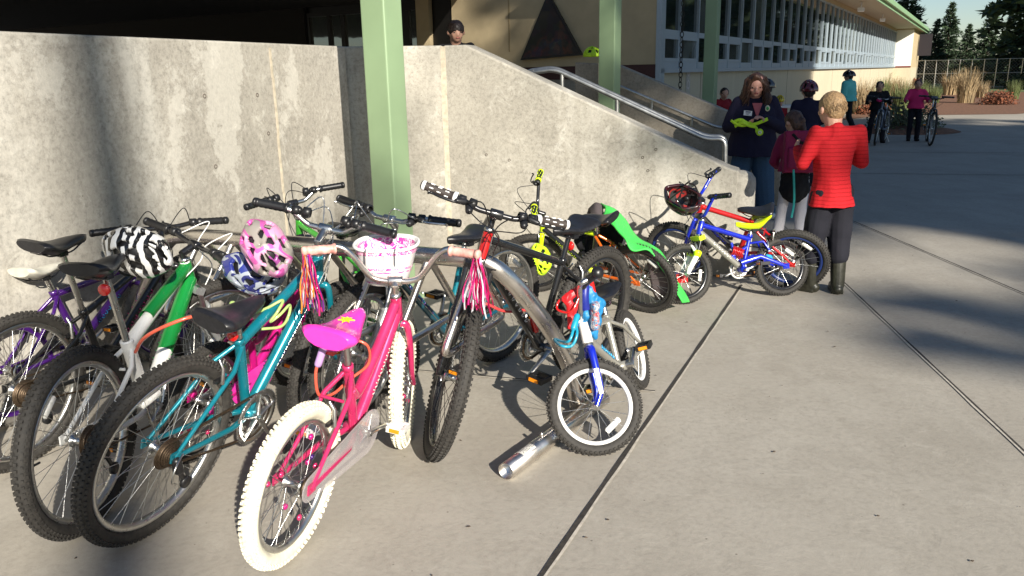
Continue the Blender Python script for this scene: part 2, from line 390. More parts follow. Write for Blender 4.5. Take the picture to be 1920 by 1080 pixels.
# hand rails --------------------------------------------------------------
def rail(name, pts, r, label, posts, m=M_STEEL):
    t = thing(name, label, 'handrail', (pts[0].x, pts[0].y, 0)); off = -Vector((pts[0].x, pts[0].y, 0))
    MB().mat(m).tube([p+off for p in fillet(pts, .07)], r, 12).build('rail', t)
    for p, h in posts: MB().mat(m).tube([p+off, p+off-Z*h], r*.85, 10).build('post', t)
    return t
def rp(px, py, o): return onplane(px, py, CB-cn*o, cn)
for o, dy in ((.42, 0), (.56, 1)):
    a, b, c, d, e, f_ = rp(985, 138-dy*4, o), rp(1000, 132-dy*3, o), rp(1040, 130-dy*3, o), rp(1325, 262-dy*5, o), rp(1360, 259-dy*4, o), rp(1363, 300, o)
    mid = c+(d-c)*.42; m2 = c+(d-c)*.05
    rail('handrail', [a-Z*.12, a, c, d, e, f_-Z*.4], .019, 'galvanised double-pipe handrail just behind the near cheek wall, %s pipe of the pair' % ('front' if o < .5 else 'rear'), [(mid, .7), (m2, .5), (b-Z*.0, .5)])
ra, rb, rc = onplane(1158, 160, FB+cn*.09, cn), onplane(1345, 239, FB+cn*.09, cn), onplane(1385, 240, FB+cn*.09, cn)
t = rail('handrail', [ra-cw*.3, ra, rb, rc], .018, 'dark handrail bracketed to the far cheek wall', [(ra+(rb-ra)*.35, .10), (ra+(rb-ra)*.75, .10)])
# ------------------------------------------------------------------ columns
def column(px, Y, h, lab, zb=0.0):
    p = P(px, 300, Y); t = thing('column', lab, 'column', (p.x, p.y, 0), (0, 0, math.atan2(UB.y, UB.x)), 'green columns carrying the roof')
    mb = MB().mat(M_GREENP); w = .095
    mb.prism([(-w, -w, zb), (w, -w, zb), (w, w, zb), (-w, w, zb)], (0, 0, h-zb)); bevel(mb.build('shaft', t), .012, 3)
    mb = MB().mat(M_GREENP); mb.box((0, 0, zb+.01), (.30, .30, .02)); mb.build('base_plate', t)
    mb = MB().mat(M_STEEL)
    for sx in (-1, 1):
        for sy in (-1, 1): mb.lathe((sx*.125, sy*.125, zb+.02), Z, [(.012, 0), (.012, .015), (.001, .016)], 6)
    mb.build('anchor_bolts', t)
    return t
column(731, 5.40, 3.85, 'sage green steel column in front of the left concrete wall, nearest of the three')
column(1141, 9.15, 3.85, 'sage green steel column between the two handrails of the stairs')
column(1325, 13.1, 3.85, 'sage green steel column beyond the far cheek wall, in front of the windows')
# ------------------------------------------------------------------ school wing
YA, YE = 13.6, 53.0; ZS, ZT, ZTR, ZE = 1.55, 3.64, 2.13, 3.82
sb = thing('school_building', 'long school wing with a band of windows, tan walls and green metal roof edge', 'building')
def box_on(mb, o, along, out, up, dl, do, du):   # box from o: dl along UB, do outward(-VB), du up
    mb.obox(o, UB*dl, -VB*do, Z*du); return mb
o = fac(YA); Lw = (fac(YE)-o).length
mb = MB().mat(M_SMOOTHC); mb.obox(o+VB*.25, UB*Lw, -VB*.25, Z*ZS)
mb.build('base_wall', sb)
mb = MB().mat(M_STUCCO); mb.obox(o+VB*.25+Z*(ZT+.002), UB*Lw, -VB*.24, Z*(ZE-ZT)); mb.build('upper_wall', sb)
# pilaster joints on base wall
s = 2.6
while s < Lw: MB().mat(mat('control_joint', (.16, .14, .11), .9)).obox(o+UB*s+Z*.02, UB*.018, -VB*.004, Z*(ZS-.05)).build('control_joint', sb); s += 4.2
M_GLASS = None
def glassmat(name, tint, rough, depth=None, ior=1.9):
    m, t, b = nodes(name); L = t.links.new
    tc = N(t, 'ShaderNodeTexCoord'); nz = N(t, 'ShaderNodeTexNoise', i_Scale=1.3, i_Detail=3.0); L(tc.outputs['Object'], nz.inputs['Vector'])
    r = ramp(t, [(.35, tuple(c*.5 for c in tint)), (.7, tuple(c*1.5 for c in tint))]); L(nz.outputs[0], r.inputs[0]); L(r.outputs[0], b.inputs['Base Color'])
    b.inputs['Roughness'].default_value = rough; b.inputs['IOR'].default_value = ior
    bp = N(t, 'ShaderNodeBump', i_Strength=.06, i_Distance=.02); L(nz.outputs[0], bp.inputs['Height']); L(bp.outputs[0], b.inputs['Normal']); return m
M_GLASS = glassmat('window_glass', (.015, .022, .022), .04)
M_BLIND = glassmat('glass_with_blind', (.10, .11, .10), .08)
nb = int(Lw/1.07); bw = Lw/nb; rnd = random.Random(4)
for i in range(nb):
    a = o+UB*(i*bw); thick = .085 if i % 3 == 0 else .05
    mb = MB().mat(M_ALU)
    mb.obox(a-VB*0+Z*ZS, UB*thick, -VB*.06, Z*(ZT-ZS))
    iw = bw-thick
    b0 = a+UB*thick
    for z, h in ((ZS, .11), (ZTR-.04, .09), (ZT-.06, .06)): mb.obox(b0+Z*z, UB*iw, -VB*.045, Z*h)
    if i % 3 != 2:
        for (x0, ww) in ((0, .07), (iw-.07, .07)): mb.obox(b0+UB*x0+Z*(ZS+.111), UB*ww, -VB*.052, Z*(ZTR-.04-ZS-.112))
        mb.obox(b0+UB*.071+Z*(ZS+.111), UB*(iw-.142), -VB*.052, Z*.06)
        mb.obox(b0+UB*.071+Z*(ZTR-.10), UB*(iw-.142), -VB*.052, Z*.058)
    f = mb.build('window', sb)
    q = b0-VB*.012
    MB().mat(M_BLIND if rnd.random() < .18 else M_GLASS).add([q+Z*(ZTR+.05), q+UB*iw+Z*(ZTR+.05), q+UB*iw+Z*(ZT-.06), q+Z*(ZT-.06)], [(0, 1, 2, 3)], False).build('pane', f)
    MB().mat(M_BLIND if rnd.random() < .4 else M_GLASS).add([q+Z*(ZS+.11), q+UB*iw+Z*(ZS+.11), q+UB*iw+Z*(ZTR-.04), q+Z*(ZTR-.04)], [(0, 1, 2, 3)], False).build('pane', f)
mb = MB().mat(M_ALU); mb.obox(o+Z*(ZS-.07), UB*Lw, -VB*.10, Z*.068); mb.build('sill', sb)
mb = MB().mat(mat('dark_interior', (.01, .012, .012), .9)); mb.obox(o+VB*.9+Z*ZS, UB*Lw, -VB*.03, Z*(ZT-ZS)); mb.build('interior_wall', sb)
# end block
e = fac(YE)
mb = MB().mat(M_SMOOTHC); mb.obox(e+VB*6, UB*7, -VB*7.0, Z*(ZS-.1)); mb.mat(M_STUCCO); mb.obox(e+VB*6+Z*(ZS-.099), UB*7, -VB*7.0, Z*(ZE-ZS+.1)); mb.build('end_wall', sb)
mb = MB().mat(mat('white_panel', (.78, .76, .68), .6, var=.03)); mb.obox(e-UB*.012+Z*(ZS), UB*.01, -VB*.985, Z*(ZT-ZS+.1)); mb.build('end_panel', sb)
mb = MB().mat(mat('maroon_trim', (.16, .02, .02), .5)); mb.obox(e-UB*.03+Z*(ZS-.09), UB*.028, -VB*.99, Z*.08); mb.build('end_trim', sb)
# banner at the far corner
mb = MB().mat(mat('banner_dark', (.012, .008, .012), .7)).obox(e+UB*4.6-VB*1.05+Z*2.2, UB*.06, -VB*.8, Z*1.4); mb.build('banner', sb)
# roof: soffit, fascia, gutter, sloping metal
ro = fac(YA-1.6); RL = (fac(YE+9)-ro).length; OUT_ = 1.28
mb = MB().mat(M_SOFFIT); mb.obox(ro+VB*.5+Z*ZE, UB*RL, -VB*(.5+OUT_), Z*.05); mb.build('soffit', sb)
mb = MB().mat(M_GREENR); mb.obox(ro-VB*(OUT_+.001)+Z*(ZE-.05), UB*RL, -VB*.05, Z*.24); mb.mat(M_GREENR); mb.obox(ro-VB*(OUT_+.052)+Z*(ZE+.07), UB*RL, -VB*.12, Z*.13); mb.build('fascia', sb)
q = ro-VB*(OUT_+.12)+Z*(ZE+.20); mb = MB().mat(M_GREENR)
mb.prism([q, q+VB*8+Z*2.2, q+VB*8+Z*2.3, q+Z*.10], UB*RL); mb.build('roof', sb)
for dd in (22.0, 30.0):      # flood lights under the eave
    c = ro+UB*dd-VB*.7+Z*(ZE-.02); mb = MB().mat(M_WHT); mb.tube([c, c-Z*.18], .02); mb.box(c-Z*.25, (.34, .2, .13), rot_to(UB.x, UB.y)); f = mb.build('flood_light', sb)
# tan end wall with the triangle, entrance ------------------------------------
o2 = fac(YA)
M_TW = M_STUCCO
def tw(t, z=0.0, out=0.0): return o2+VB*t-UB*out+Z*z
def tw_px(px, py, out=0.0):
    q = onplane(px, py, o2-UB*out, UB); return q
tl = (tw_px(848, 60)-o2).dot(VB)
mb = MB().mat(M_TW); mb.obox(tw(0, 1.62, 0)+VB*.0, VB*tl, UB*.25, Z*4); mb.build('end_gable_wall', sb)
mb = MB().mat(M_DARKBAND); mb.obox(tw(-.01, 1.40, .01), VB*(tl+.02), UB*.2, Z*.218); mb.build('maroon_band', sb)
mb = MB().mat(M_STEP); mb.obox(tw(0, 0, 0), VB*tl, UB*.24, Z*1.398); mb.build('plinth', sb)
mb = MB().mat(M_ALU); mb.obox(tw(-.10, 0.0, .03), VB*.085, UB*.2, Z*4.2); mb.build('corner_trim', sb)
mb = MB().mat(mat('vertical_joint', (.30, .23, .12), .9)); q = tw_px(955, 20); mb.obox(q-UB*.012+Z*(-.7), VB*.02, UB*.01, Z*2); mb.build('wall_joint', sb)
# entrance to the left: post, dark door, glazed doors, wall coloured near-black for shade
def tpart(px0, px1, m, name, z0=.78, z1=3.9, out=0.0, th=.15, parent=sb):
    a = tw_px(px1, 60); b = tw_px(px0, 60); t0 = (a-o2).dot(VB); t1 = (b-o2).dot(VB)
    mb = MB().mat(m); mb.obox(tw(t0, z0, out), VB*(t1-t0), UB*th, Z*(z1-z0)); return mb.build(name, parent)
tpart(812, 846, M_BRONZE, 'entrance_door')
tpart(787, 811, M_TW, 'entrance_post', out=.1)
M_DARKW = mat('shaded_entry_panel', (.018, .015, .012), .8)  # porch shade put into the wall colour, hence near-black
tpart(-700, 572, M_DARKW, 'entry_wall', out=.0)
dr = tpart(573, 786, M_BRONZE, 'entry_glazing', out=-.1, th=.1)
M_GDOOR = glassmat('door_glass', (.05, .065, .055), .03, ior=3.2)
for (x0, x1, zt) in ((585, 618, 2.72), (623, 643, 2.72), (650, 686, 2.72), (770, 784, 2.72)):
    a = tw_px(x1, 60, -.09); b = tw_px(x0, 60, -.09); t0 = (a-o2).dot(VB); t1 = (b-o2).dot(VB)
    MB().mat(M_GDOOR).obox(tw(t0, .95, -.08), VB*(t1-t0), UB*.01, Z*(zt-.95)).build('door_pane', dr)
    mb = MB().mat(M_BRONZE); mb.obox(tw(t0-.05, .80, -.03), VB*.05, UB*.06, Z*(zt-.8)); mb.obox(tw(t1, .80, -.03), VB*.05, UB*.06, Z*(zt-.8)); mb.obox(tw(t0-.05, zt+.002, -.03), VB*(t1-t0+.1), UB*.06, Z*.07); mb.build('door_frame', dr)
# unseen canopy over the entrance landing, set low so its shade blackens the entry
can = [WC+wn*.02+Vector((-.1, .2, 0)), A0-wn*.1, Vector((-16, 1, 0)), Vector((-16, 24, 0)), tw(tl-.2)]
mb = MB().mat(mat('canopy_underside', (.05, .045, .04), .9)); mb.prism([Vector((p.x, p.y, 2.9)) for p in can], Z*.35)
t = mb.build('shade_canopy'); tag(t, 'unseen canopy roof set low to shade the entrance landing above the left wall', 'canopy')
# triangular art panel
a, b, c = tw_px(978, 113, .05), tw_px(1094, 103, .05), tw_px(1030, -14, .05)
def artmat():
    m, t, b_ = nodes('mosaic_art'); L = t.links.new
    tc = N(t, 'ShaderNodeTexCoord'); vo = N(t, 'ShaderNodeTexVoronoi', i_Scale=7.0); nz = N(t, 'ShaderNodeTexNoise', i_Scale=2.3, i_Detail=3.0)
    L(tc.outputs['Object'], vo.inputs['Vector']); L(tc.outputs['Object'], nz.inputs['Vector'])
    r = ramp(t, [(.0, (.015, .014, .018)), (.52, (.02, .018, .02)), (.58, (.09, .03, .025)), (.64, (.03, .03, .05)), (.72, (.12, .09, .07)), (.8, (.02, .02, .02))])
    L(nz.outputs[0], r.inputs[0]); mx = N(t, 'ShaderNodeMix', data_type='RGBA', blend_type='MULTIPLY'); mx.inputs[0].default_value = .5
    L(r.outputs[0], mx.inputs[6]); L(vo.outputs[1], mx.inputs[7]); L(mx.outputs[2], b_.inputs['Base Color']); b_.inputs['Roughness'].default_value = .4; return m
t = thing('wall_art', 'dark triangular art panel hung on the tan wall', 'artwork', a); off = -a
mb = MB().mat(M_BLK); mb.prism([a+off, b+off, c+off], -UB*.05); mb.build('frame', t)
ce = (a+b+c)/3; MB().mat(artmat()).prism([ce+(p-ce)*.90+off-UB*.055 for p in (a, b, c)], -UB*.006).build('panel', t)
# rain chain in front of the windows
t0 = P(1277, 0, 12.9); bt = P(1279, 168, 12.9)
mb = MB().mat(mat('dark_bronze_chain', (.03, .025, .02), .5, metal=.6)); z = bt.z; i = 0
while z < ZE:
    c = Vector((t0.x+(bt.x-t0.x)*.5, 12.9, z)); ring = [c+(Vector((1, .3, 0)) if i % 2 else Vector((-.3, 1, 0))).normalized()*(.028*math.cos(a_))+Z*(.045*math.sin(a_)) for a_ in [2*PI*j/12 for j in range(12)]]
    mb.tube(ring, .007, 6, closed=True); z += .075; i += 1
t = mb.build('rain_chain'); tag(t, 'dark rain chain hanging from the eave in front of the nearest windows', 'rain chain')
# pale hopscotch style sign on base wall
q = onplane(1289, 160, o2, VB)
sg = thing('wall_sign', 'small pale vertical sign with rings on the wall under the windows, beside the rain chain', 'sign', q)
mb = MB().mat(mat('sign_base', (.46, .43, .36), .8)); mb.obox(-UB*.12-Z*.35-VB*.001, UB*.24, -VB*.01, Z*.72); mb.build('board', sg)
mb = MB().mat(mat('sign_marks', (.62, .55, .52), .7))
for k in range(3): mb.lathe(Vector((0, 0, -.22+.23*k))-VB*.012, -VB, [(.055, 0), (.055, .003), (.085, .003), (.085, 0)], 20)
mb.build('ring_marks', sg)
# ================================================================== BICYCLES
def Rax(ax, t): return Matrix.Rotation(t, 3, ax)
class Bike: pass
def bike(name, label, pose, g, st):
    R, WB = g['R'], g['WB']; a = math.radians(g['ha']); ax = Vector((-math.cos(a), 0, math.sin(a))); fw = Vector((math.sin(a), 0, math.cos(a)))
    FH = Vector((WB, 0, R)); RH = Vector((0, 0, R)); HB = FH+ax*g['fork']-fw*g['off']; HT = HB+ax*g['head']
    BC = HT+ax*g['stem'][1]+fw*g['stem'][0]; BB = Vector((g['bb'][0], 0, g['bb'][1])); sa = math.radians(73); sd = Vector((-math.cos(sa), 0, math.sin(sa)))
    ST = BB+sd*g['seat']; SA = BB+sd*((g['saddle']-g['bb'][1])/sd.z); sc = R/.33; kid = R < .28
    x, y, psi, lean, steer = pose
    root = thing(name, label, 'bicycle', (x, y, 0), None, st.get('group'))
    root.rotation_euler = Euler((lean, 0, psi), 'XYZ')
    Rs = Rax(ax, steer)
    def TS(v): return HB+Rs @ (Vector(v)-HB)
    mf, mf2, mk = st['frame'], st.get('frame2', st['frame']), st.get('fork', st['frame'])
    tw_ = st.get('tw', .026 if not kid else .026); tyre = st.get('tyre', M_RUB); rimm = st.get('rim', M_SIL); acc = st.get('metal', M_SIL)
    B = Bike(); B.root = root; B.T = Matrix.Translation((x, y, 0)) @ root.rotation_euler.to_matrix().to_4x4()
    rnd = random.Random(name+str(round(x, 2)))
    # wheels ---------------------------------------------------------
    def wheel(c, T, front):
        rr = R-tw_*2.05; rd = st.get('rimd', 1.0)
        mb = MB(); mb.T = T; mb.mat(rimm); w = tw_*.52
        prof = [(rr+.004, -w), (rr+.006, w), (rr-.002, w+.001), (rr-.013*rd, w*.75), (rr-.017*rd, 0), (rr-.013*rd, -w*.75), (rr-.002, -w-.001)]
        mb.lathe(c, (0, 1, 0), prof, 56, closed=True); wh = mb.build('wheel', root)
        mb = MB(); mb.T = T; mb.mat(tyre); prof = []
        for i in range(14):
            t = 2*PI*i/14; prof.append((R-tw_-.002+math.cos(t)*(tw_*.93), math.sin(t)*tw_*.90))
        mb.lathe(c, (0, 1, 0), prof, 60, closed=True)
        knob = st.get('knob', .004); cnt = st.get('nknob', int(R*2*PI/.0215))
        ph0 = rnd.random()
        for i in range(cnt):
            for row, (off, tw2, ln) in enumerate(((0, .38, .009), (-.62, .27, .008), (.62, .27, .008), (-1.12, .30, .010), (1.12, .30, .010))):
                t = 2*PI*(i+ph0+(.5 if row in (1, 2) else 0))/cnt
                r_a = R-tw_-.002+math.cos(off)*(tw_*.93+knob*.4); yy = math.sin(off)*(tw_*.90+knob*.4)
                er = Vector((math.cos(t), 0, math.sin(t))); et = Vector((-math.sin(t), 0, math.cos(t))); ey = Vector((0, 1, 0))
                nn = er*math.cos(off)+ey*math.sin(off); bb = et.cross(nn)
                cc = Vector(c)+er*r_a+ey*yy; m3 = Matrix((et, bb, nn)).transposed()
                mb.box(cc, (ln*sc**.5, tw_*tw2*.95, knob*1.6), m3)
        mb.build('tyre', wh)
        mb = MB(); mb.T = T; mb.mat(st.get('spoke', M_SIL)); ns = st.get('ns', 28 if kid else 32); hr = .021*sc**.5
        for i in range(ns):
            side = 1 if i % 2 else -1; t = 2*PI*i/ns; t2 = t+(.55 if (i//2) % 2 else -.55)*(1 if ns > 20 else .4)
            p1 = Vector(c)+Vector((math.cos(t2)*hr, side*.027, math.sin(t2)*hr)); p2 = Vector(c)+Vector((math.cos(t)*(rr-.012), side*.002, math.sin(t)*(rr-.012)))
            mb.tube([p1, p2], .00125 if not kid else .0013, 4, caps=False)
        mb.build('spokes', wh)
        mb = MB(); mb.T = T; mb.mat(acc); mb.lathe(c, (0, 1, 0), [(.001, -.055), (.006, -.055), (.006, -.040), (.014, -.036), (hr+.004, -.030), (hr+.004, -.026), (.013, -.020), (.012, .020), (hr+.004, .026), (hr+.004, .030), (.014, .036), (.006, .040), (.006, .055), (.001, .055)], 16)
        mb.build('hub', wh)
        mb = MB(); mb.T = T; mb.mat(M_BLK); t = rnd.random()*6; e = Vector((math.cos(t), 0, math.sin(t))); mb.tube([Vector(c)+e*(rr-.016), Vector(c)+e*(rr-.055)], .004, 8); mb.build('valve', wh)
        if st.get('wref', True):
            t = st.get('wrt', 2.2)+(0 if not front else 1.1); e = Vector((math.cos(t), 0, math.sin(t))); q = Vector((-math.sin(t), 0, math.cos(t)))
            mb = MB(); mb.T = T; mb.mat(M_CLR); cc = Vector(c)+e*(rr-.045); mb.tube([cc-q*.04, cc-q*.036, cc+q*.036, cc+q*.04], [.004, .013, .013, .004], 12, flat=.45, up=e); mb.build('spoke_reflector', wh)
        if st.get('beads'):
            for i in range(9):
                mb = MB(); mb.T = T; t = rnd.random()*2*PI; e = Vector((math.cos(t), 0, math.sin(t))); mb.mat(rnd.choice(st['beads'])); mb.ell(Vector(c)+e*(rr*(.35+.5*rnd.random()))+Vector((0, rnd.choice((-.012, .012)), 0)), (.011, .008, .011), None, 10, 6); mb.build('spoke_bead', wh)
        return wh
    wheel(RH, None, False); B.fw = wheel(FH, TS, True)
    # frame -------------------------------------------------------------
    mb = MB(); mb.mat(mf); ft = st.get('fat', 1.0)*(.85 if kid else 1); kind = st.get('kind', 'diamond'); ds = R/.33
    hc = HB+ax*.02; tc_ = HT-ax*.03*(g['head']/.12)
    def bend(a_, b_, r, sag=0.0, m_=None, fl=1.0):
        mid = (Vector(a_)+Vector(b_))/2+Vector((0, 0, sag)); mb.tube(spline([a_, mid, b_], 5) if sag else [a_, b_], r, 12, flat=fl)
    mb.mat(mf); mb.lathe(HB, ax, [(.001, 0), (.019, 0), (.0205, .004), (.0205, g['head']-.004), (.019, g['head']), (.001, g['head'])], 18)
    mb.lathe(BB, (0, 1, 0), [(.001, -.036), (.021, -.036), (.021, .036), (.001, .036)], 18)
    if kind == 'step':
        mb.mat(mf2); q = BB.lerp(ST, .62)
        mb.tube(spline([hc+ax*.01, hc.lerp(BB, .5)+Vector((.0, 0, -.01)), BB+Vector((.015, 0, .01))], 6), .021*ft, 14)
        mb.mat(mf); mb.tube(spline([tc_, tc_.lerp(q, .45)+Vector((.02, 0, -.035)), q+Vector((.06, 0, -.03)), q], 6), .019*ft, 14)
    elif kind == 'susp':
        mb.mat(mf2); mb.tube([hc, BB+Vector((.03, 0, .03))], .021, 12); mb.mat(mf); q = ST-sd*.03; mb.tube([tc_, q], .017, 12)
        mb.tube([BB+Vector((.05, 0, .06)), hc.lerp(ST, .62)+Vector((0, 0, -.06))], .010, 8); mb.tube([BB.lerp(hc, .3), ST-sd*.08], .012, 8)
    else:
        mb.mat(mf2); bend(hc, BB+Vector((.01, 0, .008)), .0205*ft)
        if st.get('split') is not None: mb.mat(st['split']); bend(hc-ax*0, hc.lerp(BB, .6), .0208*ft)
        mb.mat(mf); bend(tc_, ST-sd*st.get('drop', .02), .0165*ft)
    mb.mat(st.get('seatm', mf)); mb.tube([BB, ST], .0165*ft, 12)
    mb.lathe(ST-sd*.02, sd, [(.017, 0), (.020, .002), (.020, .022), (.015, .024)], 14)
    stay = st.get('stay', mf); mb.mat(stay)
    for sy in (-1, 1):
        s0 = BB+Vector((-.02, sy*.02, 0)); e0 = RH+Vector((0, sy*.062, 0))
        if kind == 'susp':
            mb.tube([BB.lerp(ST, .2)+Vector((.03, sy*.018, 0)), BB.lerp(ST, .35)+Vector((-.09, sy*.045, 0)), e0], [.020, .017, .012], 10, flat=.6)
            mb.tube([ST-sd*.06, ST+Vector((-.07, sy*.045, -.05)), RH.lerp(ST, .5)+Vector((0, sy*.05, 0))], .008, 8)
        else:
            mb.tube([s0, s0.lerp(e0, .3)+Vector((0, sy*.018, 0)), e0], [.012, .011, .008], 10)
            qq = (ST-sd*.03) if kind != 'step' else (BB.lerp(ST, .9))
            mb.tube([qq+Vector((0, sy*.012, 0)), qq.lerp(e0, .22)+Vector((0, sy*.034, 0)), e0], [.009, .009, .007], 10)
        mb.box(e0+Vector((.004, 0, .002)), (.045, .006, .035))
    if kind != 'susp':
        k_ = .78*R/.33*.42; q = ST.lerp(RH, .3); mb.tube([q+Vector((0, -.042, 0)), q+Vector((0, .042, 0))], .006, 8)
    fr = mb.build('frame', root)
    if kind == 'susp':
        mb = MB(); mb.mat(st.get('spring', M_RED)); c0, c1 = BB.lerp(ST, .45)+Vector((.015, 0, 0)), BB.lerp(ST, .62)+Vector((.13, 0, .0)); pts = []; dd = (c1-c0); e1 = dd.normalized().orthogonal(); e2 = dd.normalized().cross(e1)
        for i in range(61): t = i/60; pts.append(c0+dd*(.15+.7*t)+(e1*math.cos(t*6*2*PI)+e2*math.sin(t*6*2*PI))*.021)
        mb.tube(pts, .0055, 6); mb.mat(M_SIL); mb.tube([c0, c1], .009, 8); mb.build('shock', root)
    # decals: pale lettering strokes along the tubes
    if st.get('decal'):
        for (p1, p2, rad, cnt, sz) in ((hc, BB, .021*ft, 7, .03), ):
            dd = (p2-p1); L_ = dd.length; dd.normalize(); nrm = dd.cross(Vector((0, 1, 0)))
            for sy in (-1, 1):
                mb = MB(); mb.mat(st['decal'])
                for i in range(cnt):
                    c = p1+dd*(L_*(.30+.42*i/cnt))+Vector((0, sy*(rad+.0015), 0))
                    m3 = Matrix((dd, nrm, Vector((0, 1, 0)))).transposed() @ Matrix.Rotation(.35, 3, 'Z')
                    k = rnd.random(); mb.tube([c-m3 @ Vector((0, sz*.33, 0)), c+m3 @ Vector((.004, sz*.33*k, 0)), c+m3 @ Vector((.012, sz*.1, 0)), c+m3 @ Vector((.016, -sz*.3, 0))], .0026, 5, flat=.7)
                mb.build('decal', fr)
    # headset
    mb = MB(); mb.T = TS; mb.mat(acc); mb.lathe(HB-ax*.012, ax, [(.001, 0), (.021, 0), (.023, .006), (.020, .012)], 18); mb.build('headset', root); mb = MB(); mb.T = TS; mb.mat(acc); mb.lathe(HT, ax, [(.020, 0), (.023, .006), (.020, .014), (.014, .018), (.001, .018)], 18); mb.build('headset', root)
    # fork ----------------------------------------------------------------
    mb = MB(); mb.T = TS; fk = st.get('forkkind', 'rigid'); wdt = .050 if not kid else .044
    cr = HB-ax*.022
    if fk == 'susp':
        mb.mat(st.get('crown', mk)); mb.box(cr, (.045, wdt*2+.03, .03), Matrix.Rotation(-a+PI/2, 3, 'Y'))
        for sy in (-1, 1):
            top = cr+Vector((0, sy*wdt, 0)); ctr = (cr-ax*(g['fork']*.42)+Vector((0, sy*wdt, 0)))
            mb.mat(st.get('stanch', M_SIL)); mb.tube([top+ax*.02, ctr], .0135, 12)
            mb.mat(mk); mb.tube([ctr+ax*.02, ctr, FH+Vector((0, sy*wdt, 0))+ax*.03, FH+Vector((0, sy*wdt, -.0))], [.018, .0195, .017, .013], 14)
            if st.get('boot'): mb.mat(st['boot']); mb.lathe(top-ax*.10, ax, [(.016, -.03), (.024, -.027), (.024, .0), (.016, .004)], 14); mb.lathe(ctr, ax, [(.020, .0), (.027, .003), (.027, .022), (.018, .03)], 14)
        mb.mat(mk); arch = [cr-ax*(g['fork']*.44)+Vector((0, sy, 0)) for sy in (-wdt, wdt)]; mb.tube(spline([arch[0], arch[0]+fw*.035+ax*.05+Vector((0, .02, 0)), arch[1]+fw*.035+ax*.05+Vector((0, -.02, 0)), arch[1]], 4), .010, 10)
    else:
        mb.mat(mk); f1 = st.get('fr', 1.0)
        for sy in (-1, 1):
            pts = spline([cr+Vector((0, sy*.012, 0)), cr-ax*.012+Vector((0, sy*wdt*.8, 0)), cr-ax*(g['fork']*.3)+Vector((0, sy*wdt, 0)), cr-ax*(g['fork']*.68)+Vector((0, sy*wdt, 0)), FH+Vector((0, sy*wdt, 0))], 5)
            k = len(pts); mb.tube(pts, [(.0155-.0065*i/(k-1))*f1 for i in range(k)], 12)
    fo = mb.build('fork', root)
    if st.get('forkdecal'):
        for sy in (-1, 1):
            mb = MB(); mb.T = TS; mb.mat(st['forkdecal']); c0 = cr-ax*(g['fork']*.34)+Vector((.004, sy*(wdt+.0155*f1*.92), 0)); mb.tube([c0, c0-ax*.105], [.011, .010], 10, flat=.22, up=fw)
            mb.build('decal', fo)
    # handlebar ---------------------------------------------------------------
    mb = MB(); mb.T = TS; mb.mat(st.get('stemm', M_BLKM)); 
    mb.tube([HT-ax*.0+ax*.015, HT+ax*g['stem'][1]*.8+ax*.006], .0135, 14); mb.tube([HT+ax*g['stem'][1]*.75, BC], [.016, .015], 12); mb.lathe(BC, (0, 1, 0), [(.001, -.026), (.019, -.026), (.020, -.022), (.020, .022), (.019, .026), (.001, .026)], 14); mb.build('stem', root)
    bk = st.get('bar', 'riser'); hw = g['barw']/2; rise, sw = g['rise'], g['sweep']; barm = st.get('barm', M_BLKM)
    up_ = (ax*.95+fw*.1).normalized()
    def bp(yy, rr_, s_): return BC+up_*rr_+Vector((-s_, yy, 0))
    half = []
    if bk == 'bmx': prof = [(0, 0, 0), (.05, 0, 0), (.095, .02, 0), (.15, rise*.72, .005), (.185, rise*.98, .008), (.22, rise*1.03, .012), (hw*.85, rise, sw*.7), (hw, rise, sw)]
    else: prof = [(0, 0, 0), (.05, 0, 0), (.08, rise*.12, 0), (.135, rise*.85, .004), (.165, rise, .010), (hw*.75, rise, sw*.55), (hw, rise, sw)]
    right = [bp(-p[0], p[1], p[2]) for p in prof]; left = [bp(p[0], p[1], p[2]) for p in prof[1:]]
    path = spline(right[::-1]+left, 5); mb = MB(); mb.T = TS; mb.mat(barm); mb.tube(path, .0115, 12); hb = mb.build('handlebar', root)
    B.grips = []
    for sy, side in ((1, left), (-1, right)):
        e = side[-1]; i_ = side[-2]; dd = (e-i_).normalized(); gl = .105 if kid else .125; s0 = e-dd*gl
        gm = st.get('grip', M_BLK); mb = MB(); mb.T = TS; mb.mat(gm); pr = []
        for k in range(14):
            h = gl*k/13; pr.append((.0165+(.0016 if k % 2 else 0), h))
        ball = st.get('ballgrip'); pr = [(.0125, -.002), (.021, -.001), (.021, .006)]+pr[1:]+[((.024 if ball else .0185), gl), ((.026 if ball else .0175), gl+.012), ((.018 if ball else .012), gl+(.024 if ball else .016)), (.001, gl+(.028 if ball else .017))]
        mb.lathe(s0, dd, pr, 14); gr = mb.build('grip', hb)
        if st.get('gripmark'):
            mb = MB(); mb.T = TS; mb.mat(st['gripmark']); mb.lathe(s0, dd, [(.0185, -.012), (.022, -.010), (.022, .003), (.0185, .005)], 14)
            mb.lathe(e, dd, [(.0195, -.004), (.0205, -.002), (.0205, .008), (.016, .011)], 14)
            for k in range(3):
                for j in range(6): t = j*PI/3+k*.3; e1 = dd.orthogonal().normalized(); e2 = dd.cross(e1); mb.box(s0+dd*(.03+.032*k)+(e1*math.cos(t)+e2*math.sin(t))*.0187, (.004, .004, .016), Matrix((e1, e2, dd)).transposed())
            mb.build('grip_bands', gr)
        B.grips.append(B.T @ TS(e))
